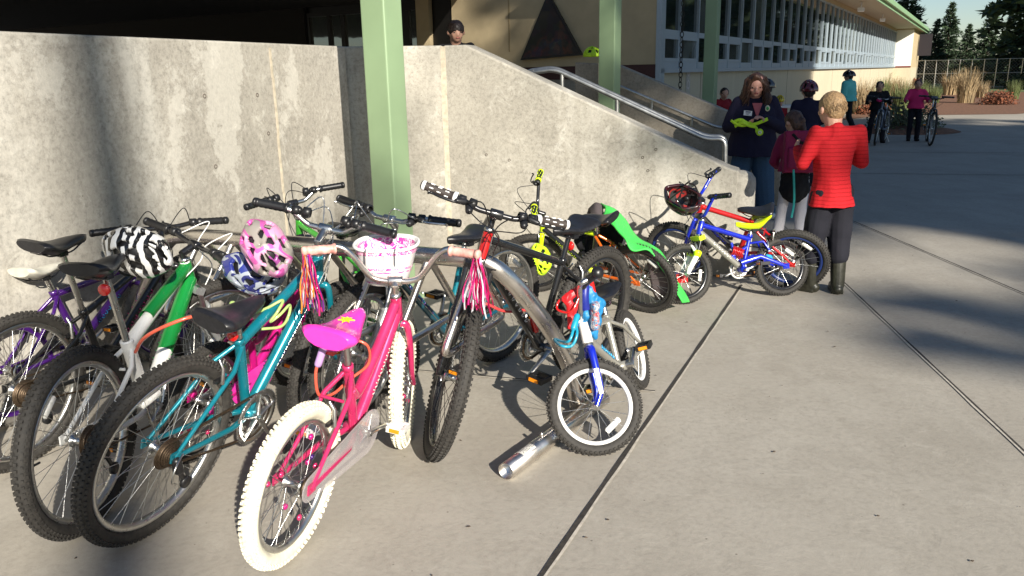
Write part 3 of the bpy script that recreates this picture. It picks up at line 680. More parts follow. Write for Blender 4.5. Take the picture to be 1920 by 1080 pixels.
        if st.get('lever', not kid):
            lm = st.get('leverm', M_BLK); mb = MB(); mb.T = TS; mb.mat(M_BLK); c = s0-dd*.03; fwd = (fw*.9-ax*.35).normalized()
            mb.lathe(c-dd*.016, dd, [(.013, 0), (.019, .002), (.019, .028), (.013, .03)], 12); mb.cap(c+fwd*.012-dd*.01, c+fwd*.032+dd*.02, .014, .011)
            if st.get('shifter', True): mb.cap(c-dd*.035-ax*.01, c-dd*.035+fwd*.03-ax*.02, .018, .015); mb.lathe(c-dd*.062, dd, [(.013, 0), (.02, .003), (.02, .03), (.013, .032)], 14)
            mb.mat(lm); pts = spline([c+fwd*.030+dd*.012, c+fwd*.052+dd*.035, c+fwd*.055+dd*.09, c+fwd*.048+dd*.125, c+fwd*.060+dd*.14], 5); mb.tube(pts, [.0055]*(len(pts)-1)+[.0065], 8, flat=.7); mb.build('brake_lever', hb)
            # cables
            mb = MB(); mb.T = None; mb.mat(st.get('cable', M_BLK)); c2 = TS(c+fwd*.02-dd*.02); tgt = (TS(cr-ax*.05+fw*.04) if sy > 0 else hc.lerp(ST, .2)+Vector((0, 0, .02)))
            hd = TS(HT+fw*.09+ax*.02)
            mb.tube(spline([c2, c2+(TS(BC)-c2)*.35+(TS(BC+fw*.12+ax*.02)-TS(BC)), hd+Vector((0, sy*.02, .01)), (hd+tgt)/2+(TS(HT+fw*.05)-TS(HT)), tgt], 7), .0026, 6)
            if st.get('shifter', True): mb.tube(spline([c2-Vector((0, 0, .02)), c2+(TS(BC)-c2)*.4+(TS(BC+fw*.16-ax*.05)-TS(BC)), hd+Vector((0, -sy*.03, -.03)), hc.lerp(BB, .12)+Vector((0, -sy*.022, 0)), hc.lerp(BB, .85)+Vector((0, -sy*.022, -.01))], 7), .0024, 6)
            mb.build('cables', hb)
    if st.get('crossbar'): mb = MB(); mb.T = TS; mb.mat(barm); mb.tube([bp(-.13, rise*.62, 0), bp(.13, rise*.62, 0)], .009, 10); mb.build('crossbar', hb)
    # saddle --------------------------------------------------------------
    mb = MB(); mb.mat(M_SIL if not st.get('blackpost') else M_BLKM); mb.tube([BB.lerp(ST, .8), SA-sd*.055], .0128, 14); mb.build('seat_post', root)
    L_ = st.get('slen', .27 if not kid else .235); wd = st.get('sw', .155 if not kid else .15); mb = MB(); mb.mat(st.get('saddle', M_LEATH)); rows = []
    ns_ = 18
    for i in range(ns_+1):
        t = i/ns_; xx = SA.x-L_*.47+L_*t
        hwid = (wd/2)*(1-t)**1.15*(1 if t > .12 else (t/.12)**.5*.35+.65)+.021*min(1, (1-t)*9+.0)**.5*(1 if t < .97 else .7)
        hwid = max(.004, hwid if t < 1 else .004)
        zt = SA.z+.020*math.exp(-((t-.02)/.16)**2)-.008*math.exp(-((t-.45)/.2)**2)+.004*t; th = (.058-.022*t)*st.get('sth', 1.0)*(.72 if t in (0, 1) else 1)
        if st.get('curvy'): zt += .035*math.exp(-(t/.22)**2)+.012*math.exp(-((t-1)/.15)**2)
        row = []
        for j in range(16):
            s_ = 2*PI*j/16; cx, sz_ = math.cos(s_), math.sin(s_)
            yy = math.copysign(abs(cx)**.75, cx)*hwid; zz = (abs(sz_)**.8*th*.36 if sz_ > 0 else -abs(sz_)**1.3*th*.64)
            if sz_ < 0: yy *= (1-.45*abs(sz_)**2*(t > .0))
            row.append(Vector((xx, yy, zt-.018+zz)))
        rows.append(row+[row[0]])
    if st.get('tilt'):
        RT_ = Matrix.Rotation(-st['tilt'], 3, 'Y'); rows = [[SA+RT_ @ (p-SA) for p in r_] for r_ in rows]
    mb.grid(rows); mb.add(rows[0][:-1], [tuple(range(16))]); mb.add(rows[-1][:-1], [tuple(range(16))])
    sa_ = mb.build('saddle', root); B.saddle = B.T @ SA
    mb = MB(); mb.mat(M_BLKM)
    for sy in (-1, 1): mb.tube(spline([SA+Vector((-L_*.38, sy*.03, -.035)), SA+Vector((-.05, sy*.022, -.055)), SA+Vector((.04, sy*.022, -.055)), SA+Vector((L_*.4, sy*.008, -.035))], 4), .0035, 8)
    mb.box(SA+Vector((0, 0, -.055)), (.04, .06, .02)); mb.build('saddle_rails', sa_)
    # drivetrain ---------------------------------------------------------------
    cr_ = st.get('ring', .088 if not kid else .058); yr = -.048; mb = MB(); mb.mat(st.get('ringm', acc))
    for (rad, yy) in (((cr_, yr), (cr_*.82, yr+.009), (cr_*.62, yr+.017)) if not kid else ((cr_, yr),)):
        mb.lathe(BB+Vector((0, yy, 0)), (0, 1, 0), [(rad, -.0012), (rad, .0012), (rad*.80, .0012), (rad*.80, -.0012)], 40, closed=True)
        nt_ = int(rad*2*PI/.0127)
        for i in range(nt_): t = 2*PI*i/nt_; e = Vector((math.cos(t), 0, math.sin(t))); mb.box(BB+Vector((0, yy, 0))+e*(rad+.001), (.006, .002, .006), Matrix.Rotation(-t, 3, 'Y'))
    for i in range(5): t = st.get('crank', .6)+2*PI*i/5; e = Vector((math.cos(t), 0, math.sin(t))); mb.tube([BB+Vector((0, yr, 0)), BB+Vector((0, yr, 0))+e*cr_*.9], [.016, .008], 8, flat=.35, up=(0, 1, 0))
    if kid and not st.get('guard'): mb.lathe(BB+Vector((0, yr-.006, 0)), (0, 1, 0), [(cr_*1.1, 0), (cr_*1.1, .003), (cr_*.7, .003), (cr_*.7, 0)], 36, closed=True)
    ck = mb.build('chainring', root)
    ca = st.get('crank', .6); cl = .165 if not kid else .115*(R/.25)
    for sy in (-1, 1):
        e = Vector((math.cos(ca), 0, math.sin(ca)))*(1 if sy < 0 else -1); mb = MB(); mb.mat(st.get('crankm', acc)); c0 = BB+Vector((0, sy*.060, 0)); c1 = c0+e*cl+Vector((0, sy*.010, 0))
        mb.tube([BB+Vector((0, sy*.03, 0)), c0+Vector((0, sy*.012, 0))], .012, 12); mb.tube([c0-e*.012, c0, c1, c1+e*.01], [.012, .015, .011, .007], 10, flat=.6, up=(0, 1, 0)); ar = mb.build('crank_arm', root)
        mb = MB(); mb.mat(st.get('pedal', M_BLK)); pc = c1+Vector((0, sy*.052, 0)); s2_ = .8 if kid else 1
        for xx in (-1, 1): mb.box(pc+Vector((xx*.036*s2_, 0, 0)), (.012, .084*s2_, .022))
        for yy in (-1, 1): mb.box(pc+Vector((0, yy*.036*s2_, 0)), (.060*s2_, .012, .020))
        mb.tube([c1, pc+Vector((0, sy*.03, 0))], .007, 8); pd = mb.build('pedal', ar)
        for xx in (-1, 1): MB().mat(M_AMB).box(pc+Vector((xx*.044*s2_, 0, 0)), (.005, .05*s2_, .015)).build('pedal_reflector', pd)
    mb = MB(); mb.mat(M_CHAIN); rc = .045 if not kid else .034; yc = yr+.012 if not kid else yr
    for s_ in (1, -1): mb.tube([BB+Vector((0, yc, s_*cr_*.86)), RH+Vector((0, yc-.002, s_*rc))], .0042, 6, flat=1.4)
    for (c, rad, a0, a1) in ((BB+Vector((0, yc, 0)), cr_*.86, -PI/2, PI/2), (RH+Vector((0, yc, 0)), rc, PI/2, 3*PI/2)):
        mb.tube([c+Vector((math.cos(a0+(a1-a0)*i/10)*rad, 0, math.sin(a0+(a1-a0)*i/10)*rad)) for i in range(11)], .0042, 6, flat=1.4)
    mb.build('chain', root)
    mb = MB(); mb.mat(M_CHAIN if not kid else acc)
    for i in range(7 if not kid else 1): rad = .024+.0055*i if not kid else .034; mb.lathe(RH+Vector((0, -.056+.0042*i, 0)), (0, 1, 0), [(rad, 0), (rad, .0018), (.01, .0018), (.01, 0)], 24, closed=True)
    mb.build('sprockets', root)
    if not kid:
        mb = MB(); mb.mat(M_BLK); q = RH+Vector((.012, -.072, -.05)); mb.cap(RH+Vector((.0, -.07, -.012)), q, .016, .018); mb.cap(q, q+Vector((.05, .01, -.075)), .011, .010, flat=.5); mb.lathe(q+Vector((.05, .006, -.08)), (0, 1, 0), [(.001, -.006), (.022, -.006), (.022, .006), (.001, .006)], 16)
        mb.mat(M_SIL); mb.tube(spline([RH+Vector((.02, -.075, .01)), RH+Vector((-.03, -.095, -.01)), RH+Vector((-.04, -.095, -.06)), RH+Vector((.0, -.08, -.10))], 5), .0035, 8); mb.build('derailleur', root)
    if st.get('brakes', True):
        for (c, T) in ((cr-ax*(g['fork']-R+tw_*1.6), TS), (ST.lerp(RH, (ST-RH).length and 1-(R-tw_*1.6)/(ST-RH).length), None)):
            mb = MB(); mb.T = T; mb.mat(acc)
            for sy in (-1, 1): mb.tube([c+Vector((0, sy*.045, -.01)), c+Vector((.0, sy*.040, .05)), c+Vector((0, sy*.02, .075))], [.008, .007, .005], 8); mb.mat(M_BLK); mb.box(c+Vector((0, sy*.030, .0)), (.05, .012, .012)); mb.mat(acc)
            mb.build('brake', root)
    if st.get('guard'):
        mb = MB(); mb.mat(st['guard']); y_ = yr-.012; pts = []
        for i in range(15): t = PI*.5-PI*i/14; pts.append(BB+Vector((math.cos(t)*cr_*1.15, y_, math.sin(t)*cr_*1.15)))
        for i in range(11): t = -PI*.5-PI*i/10; pts.append(RH+Vector((math.cos(t)*.045, y_, math.sin(t)*.045)))
        mb.prism(pts, Vector((0, .004, 0))); mb.build('chain_guard', root)
    if st.get('rear_ref', True) and not st.get('norr'):
        q = SA-sd*.11+Vector((-.03, 0, 0)); mb = MB(); mb.mat(M_RED); mb.lathe(q-Vector((.009, 0, 0)), (1, 0, 0), [(.001, 0), (.020, .001), (.022, .004), (.022, .014), (.001, .016)], 20); mb.build('rear_reflector', root)
    if st.get('kick'):
        q = BB+Vector((-.07, .03, -.02)); mb = MB(); mb.mat(acc); mb.tube([q, q+Vector((-.03, .11, -(g['bb'][1]-.04)))], .008, 8); mb.build('kickstand', root)
    B.TS = TS; B.TSw = lambda v: B.T @ TS(v); B.pt = dict(FH=FH, HB=HB, HT=HT, BC=BC, BB=BB, ST=ST, SA=SA, RH=RH, ax=ax, fw=fw, hc=hc); B.hb = hb; B.left = left; B.right = right; B.bp = bp; B.sd = sd; B.sa = sa_; B.fr = fr; B.wpt = lambda v: B.T @ Vector(v)
    return B
GEO = {
'T':([-1.265, 2.465, 1.1948, 0.2871, 0.214], {'R': 0.334, 'WB': 0.965, 'fork': 0.45, 'rise': 0.052, 'barw': 0.559, 'saddle': 0.769, 'seat': 0.369, 'sweep': 0.017, 'stem': [0.077, 0.072], 'ha': 72.32, 'bb': [0.442, 0.283], 'head': 0.125, 'off': 0.04}),
'P':([-0.742, 2.300, 1.2757, 0.1552, 0.3244], {'R': 0.266, 'WB': 0.873, 'fork': 0.375, 'rise': 0.138, 'barw': 0.61, 'saddle': 0.727, 'seat': 0.296, 'sweep': 0.071, 'stem': [0.027, 0.054], 'ha': 70.738, 'bb': [0.404, 0.275], 'head': 0.106, 'off': 0.04}),
'M':([0.3706, 3.8905, 4.0303, -0.1234, 0.8147], {'R': 0.34, 'WB': 1.085, 'fork': 0.486, 'rise': 0.019, 'barw': 0.587, 'saddle': 0.841, 'seat': 0.42, 'sweep': 0.049, 'stem': [0.06, 0.074], 'ha': 72.27, 'bb': [0.439, 0.28], 'head': 0.117, 'off': 0.04}),
'E':([-0.0745, 4.1186, 4.0575, -0.0489, 0.2081], {'R': 0.332, 'WB': 1.01, 'fork': 0.393, 'rise': 0.029, 'barw': 0.612, 'saddle': 0.756, 'seat': 0.42, 'sweep': 0.051, 'stem': [0.061, 0.096], 'ha': 69.429, 'bb': [0.427, 0.278], 'head': 0.116, 'off': 0.04}),
'B':([0.645, 3.680, 4.3768, 0.341, -1.0353], {'R': 0.201, 'WB': 0.713, 'fork': 0.259, 'rise': 0.101, 'barw': 0.526, 'saddle': 0.55, 'seat': 0.24, 'sweep': 0.072, 'stem': [0.019, 0.018], 'ha': 69.186, 'bb': [0.3, 0.22], 'head': 0.092, 'off': 0.03}),
'K':([1.8574, 5.2721, 3.363, 0.2225, 0.0762], {'R': 0.203, 'WB': 0.715, 'fork': 0.277, 'rise': 0.12, 'barw': 0.5, 'saddle': 0.515, 'seat': 0.24, 'sweep': 0.05, 'stem': [0.03, 0.03], 'ha': 71.588, 'bb': [0.295, 0.202], 'head': 0.091, 'off': 0.03}),
'S':([1.97, 5.44, 2.76, -0.34, -0.25], {'R': 0.242, 'WB': 0.80, 'fork': 0.35, 'rise': 0.104, 'barw': 0.548, 'saddle': 0.635, 'seat': 0.3, 'sweep': 0.012, 'stem': [0.045, 0.033], 'ha': 70.585, 'bb': [0.366, 0.261], 'head': 0.103, 'off': 0.04}),
'Y':([0.869, 4.958, 2.4626, -0.30, 0.53], {'R': 0.248, 'WB': 0.848, 'fork': 0.284, 'rise': 0.14, 'barw': 0.54, 'saddle': 0.663, 'seat': 0.3, 'sweep': 0.011, 'stem': [0.049, 0.056], 'ha': 72.148, 'bb': [0.371, 0.262], 'head': 0.091, 'off': 0.04}),
'W':([-1.4868, 2.5014, 1.4893, 0.0359, -0.5904], {'R': 0.326, 'WB': 1.028, 'fork': 0.366, 'rise': 0.013, 'barw': 0.598, 'saddle': 0.9, 'seat': 0.304, 'sweep': 0.036, 'stem': [0.064, 0.048], 'ha': 70.52, 'bb': [0.425, 0.28], 'head': 0.111, 'off': 0.04}),
'V':([-2.2561, 3.4013, 1.1961, -0.0386, -0.013], {'R': 0.252, 'WB': 0.88, 'fork': 0.275, 'rise': 0.1, 'barw': 0.55, 'saddle': 0.68, 'seat': 0.3, 'sweep': 0.05, 'stem': [0.03, 0.03], 'ha': 70.403, 'bb': [0.365, 0.265], 'head': 0.09, 'off': 0.04}),
'G':([-0.62, 3.75, 2.25, -0.08, 0.05], {'R': 0.308, 'WB': 0.969, 'fork': 0.385, 'rise': 0.05, 'barw': 0.56, 'saddle': 0.80, 'seat': 0.40, 'sweep': 0.05, 'stem': [0.071, 0.063], 'ha': 70.671, 'bb': [0.423, 0.285], 'head': 0.114, 'off': 0.04}),
'boy':([7.8476, 16.9224, 4.127, -0.0387, 0.1], {'R': 0.33, 'WB': 1.049, 'fork': 0.41, 'rise': 0.04, 'barw': 0.595, 'saddle': 0.9, 'seat': 0.42, 'sweep': 0.047, 'stem': [0.07, 0.054], 'ha': 71.06, 'bb': [0.42, 0.28], 'head': 0.118, 'off': 0.04}),
'H':([-1.30, 3.02, 1.30, 0.2, -0.35], {'R': 0.253, 'WB': 0.808, 'fork': 0.288, 'rise': 0.03, 'barw': 0.5, 'saddle': 0.50, 'seat': 0.3, 'sweep': 0.05, 'stem': [0.03, 0.03], 'ha': 70.496, 'bb': [0.361, 0.257], 'head': 0.092, 'off': 0.04}),
}
c_teal = paint('teal_paint', (.005, .20, .26)); c_pink = paint('hot_pink_paint', (.66, .035, .15)); c_mag = paint('magenta_paint', (.62, .01, .22)); c_white = paint('white_paint', (.78, .78, .75), .0)
c_green = paint('green_paint', (.01, .28, .05)); c_purp = paint('purple_paint', (.06, .01, .16)); c_blue = paint('royal_blue_paint', (.008, .025, .52)); c_blk = paint('gloss_black_paint', (.012, .012, .013), .2)
c_sil = paint('pewter_paint', (.30, .29, .25)); c_red = paint('red_paint', (.58, .012, .012)); c_yel = mat('fluorescent_yellow_plastic', (.62, .80, .01), .35, var=.06); c_org = paint('orange_paint', (.75, .14, .01)); c_lime = paint('lime_paint', (.06, .42, .04)); c_dkteal = paint('deep_teal_paint', (.006, .085, .13))
c_gry = mat('grey_suspension', (.30, .31, .31), .35, metal=.5); c_ltb = paint('light_blue_paint', (.02, .35, .65)); c_pinks = mat('pink_saddle_vinyl', (.85, .05, .45), .22, var=.05, coat=.4)
M_FROST = mat('frosted_guard', (.50, .46, .46), .2, var=.08, coat=.5, alpha=.5)
M_BEAD = [c_yel, c_lime, c_purp, c_pink, M_WHT]
b_T = bike('bicycle', 'teal mountain bicycle with black saddle, its rear wheel nearest the camera at the left', *GEO['T'], dict(frame=c_teal, fork=c_teal, stay=c_teal, barm=M_SIL, stemm=M_SIL, decal=c_purp, cable=M_SIL, crank=-.95, tw=.0275, knob=.005, ring=.112, sth=1.35, sw=.165, slen=.285, tilt=.06, fat=1.15, leverm=M_SIL, wrt=1.85))
b_P = bike('bicycle', 'hot pink child bicycle with cream knobbly tyres, pink saddle and white basket', *GEO['P'], dict(frame=c_pink, fork=c_pink, kind='step', tyre=M_RUBW, tw=.0275, knob=.006, fat=1.25, bar='bmx', barm=M_CHROME, stemm=M_CHROME, grip=mat('rainbow_grip', (.82, .36, .30), .4, var=.5, scale=28), saddle=c_pinks, decal=M_WHT, guard=M_FROST, crank=-.15, pedal=M_CLR, rear_ref=False, norr=True, beads=[c_mag, c_purp, c_pink], wref=False, lever=False, ring=.075, sw=.18, sth=1.55, tilt=.12, slen=.25))
b_M = bike('bicycle', 'black mountain bicycle with red head tube and black handlebar, facing the camera through the rack', *GEO['M'], dict(frame=c_blk, fork=M_BLKM, forkkind='susp', stanch=M_BLKM, split=None, decal=M_WHT, knob=.0045, gripmark=M_WHT, grip=mat('brown_grip', (.045, .035, .03), .6), blackpost=True, tw=.030, crank=2.7, crankm=M_SIL, rim=M_BLKM, spoke=M_BLKM, wrt=.5))
b_E = bike('bicycle', 'dark teal bicycle with silver handlebar behind the white basket', *GEO['E'], dict(frame=c_dkteal, seatm=c_teal, fork=c_gry, forkkind='susp', stanch=M_SIL, barm=M_SIL, stemm=M_SIL, decal=c_purp, tw=.028, crank=1.9, leverm=M_SIL, cable=M_SIL))
b_B = bike('bicycle', 'small silver child bicycle with royal blue fork, beside the rack leg', *GEO['B'], dict(frame=c_sil, fork=c_blue, fr=1.25, forkdecal=M_WHT, rim=M_WHT, tyre=M_RUB, tw=.0245, rimd=.62, fat=1.2, barm=M_SIL, stemm=M_WHT, ballgrip=True, bar='bmx', ns=16, crank=-.5, pedal=M_BLK, decal=c_ltb, wref=True, wrt=3.4, saddle=M_LEATH, brakes=False, lever=False, norr=True))
b_K = bike('bicycle', 'small royal blue full suspension child bicycle with yellow saddle, standing nearest the wall end', *GEO['K'], dict(frame=c_blue, frame2=c_sil, kind='susp', fork=M_WHT, forkkind='susp', stanch=M_BLKM, boot=c_yel, crown=c_yel, spring=c_red, saddle=c_yel, tw=.0215, ns=20, crank=-.4, pedal=M_BLK, ringm=M_WHT, decal=M_WHT, rim=M_BLKM, lever=True, shifter=False, barm=c_blue, curvy=True, sw=.13, norr=True, brakes=True))
b_S = bike('bicycle', 'red and blue child bicycle leaning on the wall behind the small blue one', *GEO['S'], dict(frame=c_red, frame2=c_blk, fork=c_blue, kind='diamond', fat=1.3, barm=c_blue, bar='bmx', rim=mat('dark_blue_rim', (.012, .03, .14), .35), tw=.027, crank=.7, lever=True, shifter=False, decal=c_blue, norr=True))
b_Y = bike('bicycle', 'yellow and black child bicycle with orange stays leaning by the wall under the jacket', *GEO['Y'], dict(frame=c_yel, frame2=c_blk, seatm=c_blk, stay=c_org, fork=c_yel, fr=1.2, fat=1.1, bar='bmx', tw=.025, crank=.4, lever=True, shifter=False, decal=c_yel, rim=M_BLKM, norr=True, gripmark=c_yel))
b_W = bike('bicycle', 'white and green mountain bicycle at the left edge, left of the teal one', *GEO['W'], dict(frame=c_white, frame2=c_white, split=c_green, stay=c_white, fork=c_gry, forkkind='susp', tw=.028, fat=1.5, decal=c_green, cable=M_WHT, shifter=False, crank=1.2, drop=.02, brakes=False))
b_V = bike('bicycle', 'purple child bicycle at the far left by the wall', *GEO['V'], dict(frame=c_purp, fork=c_purp, rim=c_purp, tyre=mat('grey_rubber', (.12, .11, .095), .8, var=.2), tw=.024, knob=.003, fat=1.2, saddle=mat('cream_saddle', (.55, .53, .45), .4), decal=c_ltb, crank=.5, norr=True))
b_G = bike('bicycle', 'green and black mountain bicycle behind the teal one, seen through the rack', *GEO['G'], dict(frame=c_lime, frame2=c_blk, seatm=c_blk, blackpost=True, fork=M_BLKM, forkkind='susp', tw=.029, crank=1.0, barm=M_SIL, norr=True))
b_N = bike('bicycle', 'black bicycle with pink decals between the purple and the white-green one', [-2.0, 2.98, 1.26, .12, .5], dict(GEO['W'][1]), dict(frame=c_blk, fork=c_blk, decal=c_mag, tw=.024, saddle=M_LEATH, crank=2.2, norr=True, shifter=False, wref=False))
b_H = bike('bicycle', 'magenta child bicycle with coloured spoke beads between the white-green and the teal one', *GEO['H'], dict(frame=c_mag, fork=c_mag, kind='step', beads=M_BEAD, tw=.024, guard=c_pinks, crank=.2, fat=1.2, norr=True, slen=.2))
b_boy = bike('bicycle', 'slim blue-grey bicycle held by the child in black at the far right', *GEO['boy'], dict(frame=mat('slate_paint', (.12, .15, .20), .35, metal=.4), tw=.020, knob=.002, barm=M_SIL, fork=mat('slate_paint', (.1, .1, .1)), kick=True, norr=True))
inv_ = b_K.pt; q_ = b_K.pt['FH']
mb = MB(); mb.T = b_K.TS; mb.mat(c_red); mb.box(q_+Vector((.0, -.055, -.03)), (.085, .03, .06)); mb.build('axle_guard', b_K.root)
mb = MB(); mb.mat(c_ltb); q_ = b_K.pt['RH']+Vector((.03, -.062, .035)); mb.prism([q_, q_+Vector((.10, 0, .0)), q_+Vector((.09, 0, .06)), q_+Vector((.0, 0, .045))], (0, .006, 0)); mb.build('dropout_cover', b_K.root)
# red upper head tube on the black bike
def sleeve(B, p, q, r, m, name='head_badge'):
    mb = MB().mat(m); mb.tube([p, q], r, 14, caps=False); return mb.build(name, B.fr)
sleeve(b_M, b_M.pt['HB']+b_M.pt['ax']*.006, b_M.pt['HT']-b_M.pt['ax']*.004, .0225, c_red)
sleeve(b_W, b_W.pt['HB']+b_W.pt['ax']*.006, b_W.pt['HT']-b_W.pt['ax']*.004, .025, c_green)
q0, q1 = b_W.pt['HT']-b_W.pt['ax']*.03, b_W.pt['ST']; sleeve(b_W, q0, q0.lerp(q1, .70), .0262, c_green, 'green_band')
sleeve(b_P, b_P.pt['HB']+b_P.pt['ax']*.004, b_P.pt['HT']-b_P.pt['ax']*.004, .0225, c_pink)
sleeve(b_B, b_B.pt['HB']+b_B.pt['ax']*.004, b_B.pt['HT']+b_B.pt['ax']*.02, .0225, M_WHT)
# ------------------------------------------------------------------ rack
RZ = .78; r0, r1 = G(895, 487, RZ), G(350, 440, RZ); rt = (r1-r0).normalized(); rn = Vector((-rt.y, rt.x, 0));
if rn.y < 0: rn = -rn
rb0 = G(1085, 772); rb1 = r1+rt*.62; rb1.z = 0
rk = thing('bike_rack', 'polished steel tube bike rack with triangular wheel loops holding the bicycles', 'bike rack', (rb0.x, rb0.y, 0)); O = -Vector((rb0.x, rb0.y, 0))
arch = fillet([rb0, rb0+Z*.30+(r0-rb0).xy.to_3d()*.12, r0-rt*.10+Z*.0, r0+rt*.12, r1, r1+rt*.16-Z*.03, rb1+Z*.02], .30, 10)
MB().mat(M_CHROME).tube([p+O for p in arch], .0365, 28).build('main_tube', rk)
fc, bc = G(830, 672, .44), G(946, 593, .44)
mid = (fc+bc)/2; df = (fc-r0); db = (bc-r0)
for px in (893, 803, 710, 615, 527, 440, 380):
    base = onplane(px, 470, r0, rn); base.z = RZ
    pf, pb = base+df, base+db; ap = base-Z*.02
    loop = fillet([ap-rn*.012, pf, pb, ap+rn*.012], .07, 7)
    MB().mat(M_CHROME).tube([p+O for p in loop], .0155, 14).build('wheel_loop', rk)
pe = G(948, 884, .036); fd = (G(1060, 800, .036)-pe); fd.z = 0; fd.normalize()
L_ = (rb0-pe).dot(fd)+.12
mb = MB().mat(M_CHROME); e1 = fd.cross(Z)
def ring(c, r): return [c+(e1*math.cos(2*PI*j/28)+Z*math.sin(2*PI*j/28))*r for j in range(28)]
rows = [ring(pe+fd*L_, .001), ring(pe+fd*L_, .034), ring(pe, .034), ring(pe, .0305), ring(pe+fd*.35, .0305), ring(pe+fd*.35, .001)]
mb.grid([[p+O for p in rr]+[rr[0]+O] for rr in rows]); mb.build('ground_tube', rk)
M_LABEL = mat('aluminium_label', (.62, .60, .55), .5, var=.1)
mb = MB().mat(M_LABEL); rows = []
for i in range(9):
    t = R_(20+110*i/8); d = (e1*-math.cos(t)+Z*math.sin(t)); rows.append([pe+fd*.10+d*.0347+O, pe+fd*.19+d*.0347+O])
mb.grid(rows); lb = mb.build('label', rk)
mb = MB().mat(M_BLK)
for k in range(9):
    for i in range(7):
        if (k*7+i*3) % 5 == 0: continue
        t0_, t1_ = R_(28+13*i), R_(28+13*i+8); f0_ = .11+.009*k
        q = [pe+fd*(f0_+dx)+(e1*-math.cos(t)+Z*math.sin(t))*.0351+O for (dx, t) in ((0, t0_), (.0035, t0_), (.0035, t1_), (0, t1_))]; mb.add(q, [(0, 1, 2, 3)], False)
mb.build('print', lb)
mb = MB().mat(M_CHROME); c = pe+fd*.27+Z*.034; mb.lathe(c+O, Z, [(.001, .02), (.007, .018), (.009, .008), (.006, 0), (.001, 0)], 12); mb.build('bolt', rk)
# ================================================================== PEOPLE
def bake(parts, name, m, parent, voxel=.008, smooth=3, disp=0.0, dscale=14.0, seed=0, deci=None, kind=None):
    """join overlapping closed shapes into ONE continuous skin, with folds"""
    me = parts.mesh('tmp'); bm = bmesh.new(); bm.from_mesh(me); bmesh.ops.recalc_face_normals(bm, faces=bm.faces); bm.to_mesh(me); bm.free()
    o = bpy.data.objects.new('tmp', me); COL.objects.link(o)
    md = o.modifiers.new('r', 'REMESH'); md.mode = 'VOXEL'; md.voxel_size = voxel; md.use_smooth_shade = True
    ms = o.modifiers.new('s', 'SMOOTH'); ms.factor = .5; ms.iterations = smooth
    dg = bpy.context.evaluated_depsgraph_get(); me2 = bpy.data.meshes.new_from_object(o.evaluated_get(dg)); bpy.data.objects.remove(o)
    if disp:
        nrm = [v.normal.copy() for v in me2.vertices]; off = Vector((seed*3.1, seed*1.7, seed))
        for v, n_ in zip(me2.vertices, nrm):
            p = v.co; q = Vector((p.x*1.0, p.y, p.z*.7))*dscale+off
            d = noise.noise(q)+.5*noise.noise(q*2.3)-.35*abs(noise.noise(q*1.3+off)); v.co = p+n_*(d*disp)
    me2.materials.clear(); me2.materials.append(m); me2.polygons.foreach_set('use_smooth', [True]*len(me2.polygons)); me2.update()
    o = bpy.data.objects.new(name, me2); COL.objects.link(o); me2.name = name
    if parent is not None: o.parent = parent
    return o
def hand(mb, wr, d, palm, sc, curl=.9, side=1):
    """palm and five fingers; d: direction from the wrist, palm: palm normal"""
    d = d.normalized(); palm = (palm-d*palm.dot(d)).normalized(); ac = d.cross(palm)*side
    L = .075*sc; m3 = Matrix((ac, d, palm)).transposed()
    mb.ell(wr+d*L*.55, (.036*sc, L*.62, .015*sc), m3, 12, 8)
    for k, (o_, ln) in enumerate(((.026, .060), (.009, .068), (-.009, .064), (-.025, .050))):
        p = wr+d*L*1.0+ac*o_*sc; dd = d; seg = ln*sc/3
        for j in range(3):
            dd = (dd+palm*curl*.42).normalized(); q = p+dd*seg; mb.cap(p, q, (.0085-.0008*j)*sc, (.0078-.0008*j)*sc, 8); p = q
    p = wr+d*L*.25+ac*.028*sc; dd = (d*.7+ac*.65+palm*.25).normalized()
    for j in range(2): q = p+dd*.032*sc; mb.cap(p, q, .011*sc, .0095*sc, 8); p = q; dd = (dd+palm*.3-ac*.3).normalized()
def head_frame(yaw, pitch, roll=0): return Matrix.Rotation(yaw, 3, 'Z') @ Matrix.Rotation(pitch, 3, 'X') @ Matrix.Rotation(roll, 3, 'Y')
SKIN = mat('skin', (.52, .29, .20), .5, var=.06, scale=20); SKIN2 = mat('skin_flushed', (.66, .33, .24), .5, var=.08, scale=20)
